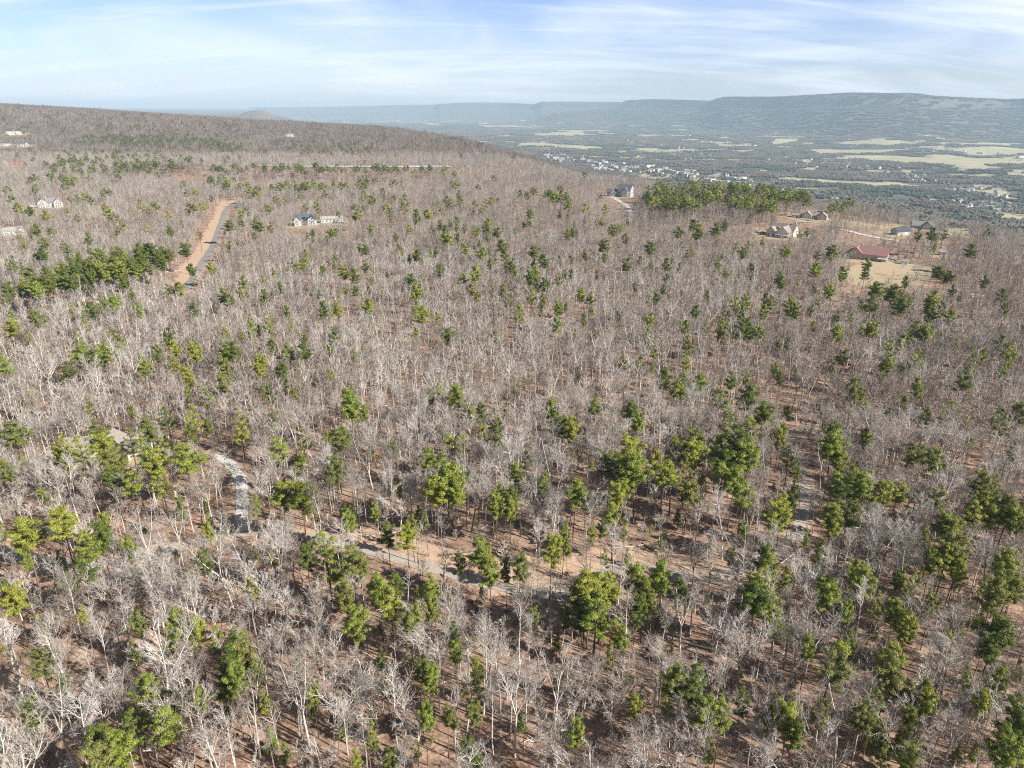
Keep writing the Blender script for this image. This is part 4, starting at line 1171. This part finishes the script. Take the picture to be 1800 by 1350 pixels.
# distant patches: a patch of woodland, each tree with its trunk and a crown of slivers
def patch(seed, size, n, Hm, twm, tw, nsl, wsl):
    r = random.Random(seed); G = Geo()
    for i in range(n):
        H = Hm * r.uniform(.75, 1.15)
        p = Vector((r.uniform(-size, size) / 2, r.uniform(-size, size) / 2, -1.0))
        G.prism(p, p + Vector((r.gauss(0, .5), r.gauss(0, .5), H * .8)), tw, tw * .5, 3, 0 if r.random() < .3 else 1)
        cr = r.uniform(2.2, 3.6)
        for k in range(nsl):
            t = r.random()
            b_ = p + Vector((0, 0, H * (.42 + .45 * t)))
            L = cr * (1.15 - .5 * t) * r.uniform(.6, 1.1)
            d = rdir(r, r.uniform(.3, 1.15))
            q = b_ + d * L
            s = Vector((r.gauss(0, 1), r.gauss(0, 1), r.gauss(0, .6))).normalized() * wsl
            m_ = b_.lerp(q, .55)
            G.tri(b_, m_ + s, q, 1); G.tri(b_, q, m_ - s, 1)
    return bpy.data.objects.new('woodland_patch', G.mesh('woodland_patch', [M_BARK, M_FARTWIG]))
psrc = [patch(500 + i, 26, 24, 18, None, .20, 15, .17) for i in range(6)]
n0 = len(lod_src)
ax_, ay_ = jgrid(1720, 4300, 24)
ea = edge_dist(ax_, ay_)
bx_, by_ = jgrid(300, 4300, 26)
eb = edge_dist(bx_, by_)
ka = ea < 60
kb = (eb >= 40) & (eb < 1100) & ((by_ < 1720) & (eb > 410) | (by_ >= 1720))
PXs = np.concatenate([ax_[ka], bx_[kb]]); PYs = np.concatenate([ay_[ka], by_[kb]])
PZs = height(PXs, PYs)
rr = rng.random(len(PXs))
k = ~blocked(PXs, PYs, PZs, np.full(len(PXs), 19.0), rr)
for (hx_, hy_, hz_, hw_) in HOUSE_AT:
    k &= (PXs - hx_) ** 2 + (PYs - hy_) ** 2 > (hw_ + 14) ** 2
PXs, PYs, PZs = PXs[k], PYs[k], PZs[k]
allp = np.concatenate([np.stack([X[mass], Y[mass], Z[mass]], 1), np.stack([PXs, PYs, PZs], 1)])
allv = np.concatenate([vid[mass] + len(BARE_FORMS) * lod[mass], n0 + rng.integers(0, 6, len(PXs))])
allr = np.concatenate([rz[mass], rng.integers(0, 4, len(PXs)) * 1.5708])
alls = np.concatenate([np.stack([scl[mass] * .97, scl[mass] * .97, scl[mass]], 1), np.stack([np.full(len(PXs), 1.0)] * 2 + [rng.uniform(.85, 1.1, len(PXs))], 1)])
o = scatter('bare_forest', allp, allv, allr, alls, lod_src + psrc)
tag(o, 'grey leafless forest covering the plateau and the ridge behind', 'forest')

_b = blocked(*[np.array([p[q] for p in pines]) for q in ('x', 'y')], height(np.array([p['x'] for p in pines]), np.array([p['y'] for p in pines])), np.array([p['H'] for p in pines]), rng.random(len(pines)) * .9)
pines = [p for i, p in enumerate(pines) if i < n_listed or not _b[i]]
# ------------------------------------------------------------------ pines: 300 one by one, the rest massed
pz = height(np.array([p['x'] for p in pines]), np.array([p['y'] for p in pines]))
for p, z in zip(pines, pz): p['z'] = float(z)
size_px = np.array([min(p['w'], 80) * (1 if 0 < p['px'] < 1800 else .4) for p in pines])
po = np.argsort(-size_px, kind='stable')
psolo = [int(i) for i in po[:300]]; pmass = [int(i) for i in po[300:]]
PM = {'bright': M_GREEN, 'olive': M_OLIVE, 'dark': M_DARK}
crown_by = {(i, s_): (me_c if s_ == 'bright' else None) for i, (_, me_c) in enumerate(pine_tm) for s_ in PM}
for (i, s_), v in list(crown_by.items()):
    if v is None:
        c2_ = pine_tm[i][1].copy(); c2_.materials[0] = PM[s_]; crown_by[(i, s_)] = c2_
LAND = [('the pale driveway', 425, 880), ('the road fork by the driveway', 450, 940), ('the hidden cream house', 200, 790), ('the bend of the gravel road', 960, 1030), ('the orange bank', 1130, 975), ('the shaded road at right', 1412, 870), ('the road junction at right', 1378, 762),
        ('the middle of the gravel road', 740, 990), ('the thin cross road at right', 1620, 762), ('the bottom left corner', 60, 1330), ('the bottom right corner', 1740, 1330), ('the bottom edge centre', 900, 1345), ('the orange clay cut road', 355, 440), ('the rose roofed house', 1524, 448), ('the large cream house', 1376, 405), ('the dark blue roofed house', 1090, 330),
        ('the left frame edge', 0, 650), ('the left end of the gravel road', 20, 970), ('the right frame edge', 1800, 950), ('the picture centre', 900, 675), ('the bottom edge right of centre', 1300, 1345), ('the bottom edge left of centre', 450, 1345), ('the tan clearing', 1580, 485), ('the two gabled white house', 537, 385)]
groups = {}
for i in psolo:
    p = pines[i]
    best = min(range(len(LAND)), key=lambda k: (LAND[k][1] - p['px']) ** 2 + (LAND[k][2] - p['py']) ** 2)
    dx, dy = p['px'] - LAND[best][1], p['py'] - LAND[best][2]
    if 'corner' in LAND[best][0] or 'edge' in LAND[best][0]: rel = 'near'
    elif abs(dx) > abs(dy): rel = 'right of' if dx > 0 else 'left of'
    else: rel = 'below' if dy > 0 else 'above'
    hue = {'bright': 'bright green', 'olive': 'olive green', 'dark': 'dark green'}[p['shade']]
    groups.setdefault((hue, rel, LAND[best][0]), []).append(i)
for (hue, rel, lm), ii in groups.items():
    ii.sort(key=lambda i: pines[i]['px'])
    for k_, i in enumerate(ii):
        p = pines[i]
        root = copy_thing((pine_tm[p['fi']][0], crown_by[(p['fi'], p['shade'])]), ('pine_tree', 'trunk', 'crown'), (p['x'], p['y'], p['z']), p['rz'], (p['s'], p['s'], p['sz']))
        if len(ii) == 1: lb = '%s pine %s %s, alone of that colour' % (hue, rel, lm)
        else: lb = '%s pine %s %s, %s from left' % (hue, rel, lm, ORD[k_])
        tag(root, lb, 'tree', 'pines standing among the leafless trees')
psrcs = []
for lodp in (0, 1, 2):
    for i, (f, H) in enumerate(PINE_FORMS):
        t, c_ = pine_tree(300 + i, H, f, lodp) if lodp else pine_near[i]
        for s_ in ('bright', 'olive', 'dark'):
            psrcs.append(object_from('pine_tree_source', t, c_, M_PINEBARK, PM[s_]))
sidx = {'bright': 0, 'olive': 1, 'dark': 2}
pts, pv, pr, ps = [], [], [], []
for i in pmass:
    p = pines[i]
    dd = math.hypot(p['x'], p['y'])
    l_ = 0 if dd < 300 else (1 if dd < 700 else 2)
    pts.append((p['x'], p['y'], p['z'])); pv.append(l_ * 24 + p['fi'] * 3 + sidx[p['shade']]); pr.append(p['rz']); ps.append((p['s'], p['s'], p['sz']))
# thinly scattered far pines on ridge and rim slope
fx, fy = jgrid(1100, 4200, 42)
fe = edge_dist(fx, fy)
k = (fe < 900) & (rng.random(len(fx)) < 0.04 + .22 * (fbm(fx, fy, 300, 3, 77) > .56))
fx, fy = fx[k], fy[k]; fz = height(fx, fy)
k = ~blocked(fx, fy, fz, np.full(len(fx), 18.), rng.random(len(fx)))
for a, b_, c_ in zip(fx[k], fy[k], fz[k]):
    q = rnd.uniform(.8, 1.3)
    pts.append((a, b_, c_)); pv.append(48 + rnd.choice([0, 1, 3, 6]) * 3 + 2); pr.append(rnd.uniform(0, 6)); ps.append((q, q, q * .9))
o = scatter('pine_forest', pts, pv, pr, ps, psrcs)
tag(o, 'green pines massed and scattered through the distant leafless forest', 'forest')

# ------------------------------------------------------------------ undergrowth: twiggy and evergreen bushes, saplings
us = []
for i in range(5):
    us.append(bpy.data.objects.new('twiggy_bush', shrub(700 + i, False).mesh('twiggy_bush', [M_TWIG, M_OLIVE])))
for i in range(3):
    us.append(bpy.data.objects.new('evergreen_bush', shrub(720 + i, True).mesh('evergreen_bush', [M_TWIG, M_OLIVE])))
us.append(bpy.data.objects.new('rust_bush', shrub(730, True).mesh('rust_bush', [M_TWIG, M_RUST])))
for i in range(4):
    t, c_ = bare_tree(740 + i, 8 + i, 'pole', 1)
    us.append(object_from('sapling', t, c_, M_BARK, M_TWIG))
for i in range(3):
    r_ = random.Random(760 + i); G = Geo(); L_ = r_.uniform(7, 13)
    pl_ = wander(r_, Vector((-L_ / 2, 0, .15)), Vector((1, 0, 0.02)), L_, 6, 0.03, 0.0)
    G.path(pl_, .22, .08, 6)
    for j in range(6):
        p_, d_ = along(pl_, r_.uniform(.4, 1)); G.path([p_, p_ + turned(r_, d_, .8) * r_.uniform(.8, 2.4)], .05, .02)
    us.append(bpy.data.objects.new('fallen_log', G.mesh('fallen_log', [M_BARK])))
ux, uy = jgrid(55, 620, 3.4)
k = (rng.random(len(ux)) < .34 + .9 * (fbm(ux, uy, 35, 3, 61) - .3)) & (edge_dist(ux, uy) < 50)
ux, uy = ux[k], uy[k]
k = ~on_clear(ux, uy, .9); ux, uy = ux[k], uy[k]
uz = height(ux, uy)
k = ~blocked(ux, uy, uz, np.full(len(ux), 5.), rng.random(len(ux))); ux, uy, uz = ux[k], uy[k], uz[k]
uv = rng.choice(16, len(ux), p=[.085, .085, .085, .085, .085, .03, .03, .02, .03, .103, .104, .104, .104, .02, .015, .015])
o = scatter('undergrowth', np.stack([ux, uy, uz], 1), uv, rng.uniform(0, 6.28, len(ux)), rng.uniform(.7, 1.3, len(ux)), us)
tag(o, 'twiggy bushes and saplings under the leafless trees', 'undergrowth')

# ------------------------------------------------------------------ valley and escarpment woods
def blob_patch(seed, size, n, m_, dense=True):
    r = random.Random(seed); G = Geo()
    for i in range(n):
        c_ = Vector((r.uniform(-size, size) / 2, r.uniform(-size, size) / 2, 0))
        rad = r.uniform(5, 9.5); h = r.uniform(7, 12.5)
        s = len(G.V); a0 = r.uniform(0, 6)
        ring = [c_ + Vector((rad * r.uniform(.7, 1.2) * math.cos(a0 + k * 1.2566), rad * r.uniform(.7, 1.2) * math.sin(a0 + k * 1.2566), h * r.uniform(.45, .8))) for k in range(5)]
        G.V += ring + [c_ + Vector((r.gauss(0, 1), r.gauss(0, 1), h)), c_ + Vector((0, 0, -4))]
        for k in range(5):
            G.F.append((s + k, s + (k + 1) % 5, s + 5)); G.F.append((s + (k + 1) % 5, s + k, s + 6)); G.M += [0, 0]
    return bpy.data.objects.new('valley_wood_patch', G.mesh('valley_wood_patch', [m_]))
TOWNS_PX = [[(935, 268), (985, 266), (1060, 278), (1200, 292), (1340, 316), (1330, 334), (1200, 318), (1060, 306), (960, 290)], [(1660, 345), (1700, 343), (1800, 360), (1830, 372), (1740, 375), (1665, 367)]]
vs_ = [blob_patch(800 + i, 95, 78, M_VALTREE) for i in range(4)] + [blob_patch(810 + i, 70, 40, M_VALPINE) for i in range(2)] + [blob_patch(820, 60, 9, M_VALTREE)]
vx, vy = [], []
for (r0, r1, cell) in ((900, 9000, 84), (9000, 15500, 104)):
    gx, gy = np.meshgrid(np.arange(-11500, 11500, cell), np.arange(300, 15500, cell))
    gx = gx.ravel() + rng.uniform(-.5, .5, gx.size) * cell; gy = gy.ravel() + rng.uniform(-.9, .9, gy.size) * cell
    rad_ = np.hypot(gx, gy)
    k = (rad_ > r0) & (rad_ < r1) & (np.abs(gx) < gy * math.tan(HALF) + 60)
    vx.append(gx[k]); vy.append(gy[k])
vx = np.concatenate(vx); vy = np.concatenate(vy)
ve = edge_dist(vx, vy)
k = ve > 900
vx, vy, ve = vx[k], vy[k], ve[k]
vz = height(vx, vy)
open_ = np.zeros(len(vx), bool)
for poly in FIELDS:
    open_ |= in_poly(vx, vy, poly)
floor = vz < VALLEY + 60
openn = fbm(vx, vy * 1.8, 420, 3, 91)
thin = floor & (openn > .60)
for tp_ in TOWNS_PX:
    thin |= in_poly(vx, vy, [gp(*q) for q in tp_])
k = ~open_ & ~(floor & (openn > .66) & (ve > 1500))
vx, vy, vz, thin, floor = vx[k], vy[k], vz[k], thin[k], floor[k]
pn = fbm(vx, vy, 600, 3, 99)
vv = np.where(thin & (rng.random(len(vx)) < .85), 6, np.where(pn > .63, rng.integers(4, 6, len(vx)), rng.integers(0, 4, len(vx))))
vscale = np.where(np.hypot(vx, vy) > 9000, 1.45, 1.0)
o = scatter('valley_woods', np.stack([vx, vy, vz], 1), vv, rng.uniform(0, 6.28, len(vx)), np.stack([vscale, vscale, np.where(vscale > 1, 1.1, 1)], 1), vs_)
tag(o, 'hazy woods covering the valley floor and the long escarpment', 'forest')

# ------------------------------------------------------------------ houses of the valley
def tiny_house(w, d, h, rh, wall, roof, flat=False):
    G = Geo()
    if flat:
        box(G, -w / 2, w / 2, -d / 2, d / 2, -3, h, 0); box(G, -w / 2 - .2, w / 2 + .2, -d / 2 - .2, d / 2 + .2, h, h + .6, 1)
        return G.mesh('warehouse', [WALLS[wall], ROOFS[roof]])
    Rf = Geo(); gable(G, Rf, 0, 0, w, d, h, rh, 'x', .5); G.V and None
    W2 = Geo(); gable(W2, Rf, w * .2, -d * .35, d * .7, d * .8, h, rh * .9, 'y', .5)
    n = len(G.V); G.V += W2.V; G.F += [tuple(i + n for i in f) for f in W2.F]; G.M += W2.M
    n = len(G.V); G.V += Rf.V; G.F += [tuple(i + n for i in f) for f in Rf.F]; G.M += [1] * len(Rf.F)
    return G.mesh('valley_house', [WALLS[wall], ROOFS[roof]])
TH = [(tiny_house(17, 11, 5, 3.5, 'white', 'grey'), 'small white house with grey roof', 'house'), (tiny_house(15, 11, 5.5, 3.5, 'cream', 'brown'), 'small cream house with brown roof', 'house'), (tiny_house(20, 12, 4, 3, 'white', 'pale'), 'small white house with pale roof', 'house'),
      (tiny_house(16, 12, 5, 4, 'brick', 'dark'), 'small brick house with dark roof', 'house'), (tiny_house(46, 26, 7, 0, 'white', 'pale', True), 'low white flat roofed building', 'building'), (tiny_house(30, 18, 8, 0, 'cream', 'brown', True), 'low cream flat roofed building', 'building')]
rv = random.Random(77)
def settle(poly, n, weights, where, group):
    xs = [p[0] for p in poly]; ys = [p[1] for p in poly]; k = 0; tries = 0; batch = {}
    while k < n and tries < 4000:
        tries += 1
        px, py = rv.uniform(min(xs), max(xs)), rv.uniform(min(ys), max(ys))
        if not in_poly(np.array([px]), np.array([py]), poly)[0]: continue
        x, y = gp(px, py, 4)
        if float(edge_dist(x, y)) < 500: continue
        t = rv.choices(range(6), weights)[0]
        me, lb, cat = TH[t]
        o = bpy.data.objects.new('valley_house' if t < 4 else 'commercial_building', me); col.objects.link(o)
        s = rv.uniform(.8, 1.2)
        o.location = (x, y, float(height(x, y)) + 9.5 * (0 if where.startswith('in the valley suburb') else .6)); o.rotation_euler = (0, 0, rv.uniform(0, 6.28)); o.scale = (s, s, s * 1.1)
        tag(o, lb + ' ' + where, cat, group); batch.setdefault(lb, []).append((px, o, lb)); k += 1
    for lb, ls in batch.items():
        for n_, (_, o, _l) in enumerate(sorted(ls, key=lambda q: q[0])):
            o['label'] = '%s %s, %s from left' % (lb, where, ORD[n_])
settle([(945, 272), (985, 272), (1060, 284), (1200, 298), (1330, 318), (1320, 330), (1200, 312), (1060, 300), (960, 284)], 120, (5, 4, 4, 2, 3, 3), 'in the valley town', 'town buildings')
settle([(1150, 255), (1180, 255), (1260, 275), (1250, 290), (1150, 270)], 26, (5, 2, 4, 1, 0, 0), 'above the valley town', 'valley houses')
settle([(1670, 350), (1700, 348), (1790, 362), (1800, 372), (1740, 370), (1672, 362)], 30, (6, 1, 5, 0, 0, 0), 'in the valley suburb', 'suburb houses')
settle([(1640, 335), (1740, 328), (1800, 345), (1800, 355), (1700, 342)], 12, (5, 1, 5, 0, 1, 0), 'beyond the valley suburb', 'slope houses')
settle([(1575, 308), (1650, 310), (1645, 320), (1575, 318)], 16, (5, 2, 4, 1, 0, 0), 'in the hamlet below fields', 'hamlet houses')
settle([(1620, 258), (1700, 266), (1800, 274), (1800, 282), (1700, 274), (1620, 266)], 20, (5, 2, 5, 0, 2, 0), 'between the tan fields', 'farm houses')
settle([(920, 225), (1500, 240), (1500, 262), (920, 250)], 36, (5, 2, 5, 0, 1, 1), 'below the escarpment', 'foot houses')
settle([(1350, 275), (1600, 295), (1580, 305), (1350, 290)], 14, (5, 2, 5, 0, 0, 0), 'left of the hamlet', 'wood houses')
settle([(640, 208), (860, 214), (860, 222), (640, 214)], 14, (5, 2, 5, 0, 3, 1), 'in the hazy far valley', 'far valley buildings')

# ------------------------------------------------------------------ haze
G = Geo(); box(G, -46000, 46000, -46000, 46000, -700, 310)
hz = link('haze', None or G.mesh('haze', []))
hm = bpy.data.materials.new('pale_air'); hm.use_nodes = True
hn = hm.node_tree; hn.nodes.clear()
ho = hn.nodes.new('ShaderNodeOutputMaterial'); pv_ = hn.nodes.new('ShaderNodeVolumePrincipled')
pv_.inputs['Color'].default_value = (0.66, 0.85, 1.0, 1)
pv_.inputs['Density'].default_value = 0.000058
pv_.inputs['Anisotropy'].default_value = 0.0
hn.links.new(pv_.outputs[0], ho.inputs['Volume'])
hz.data.materials.append(hm)
tag(hz, kind='stuff')
print('bare', len(X), 'patches', len(PXs), 'pines', len(pines), 'valley patches', len(vx), 'under', len(ux))
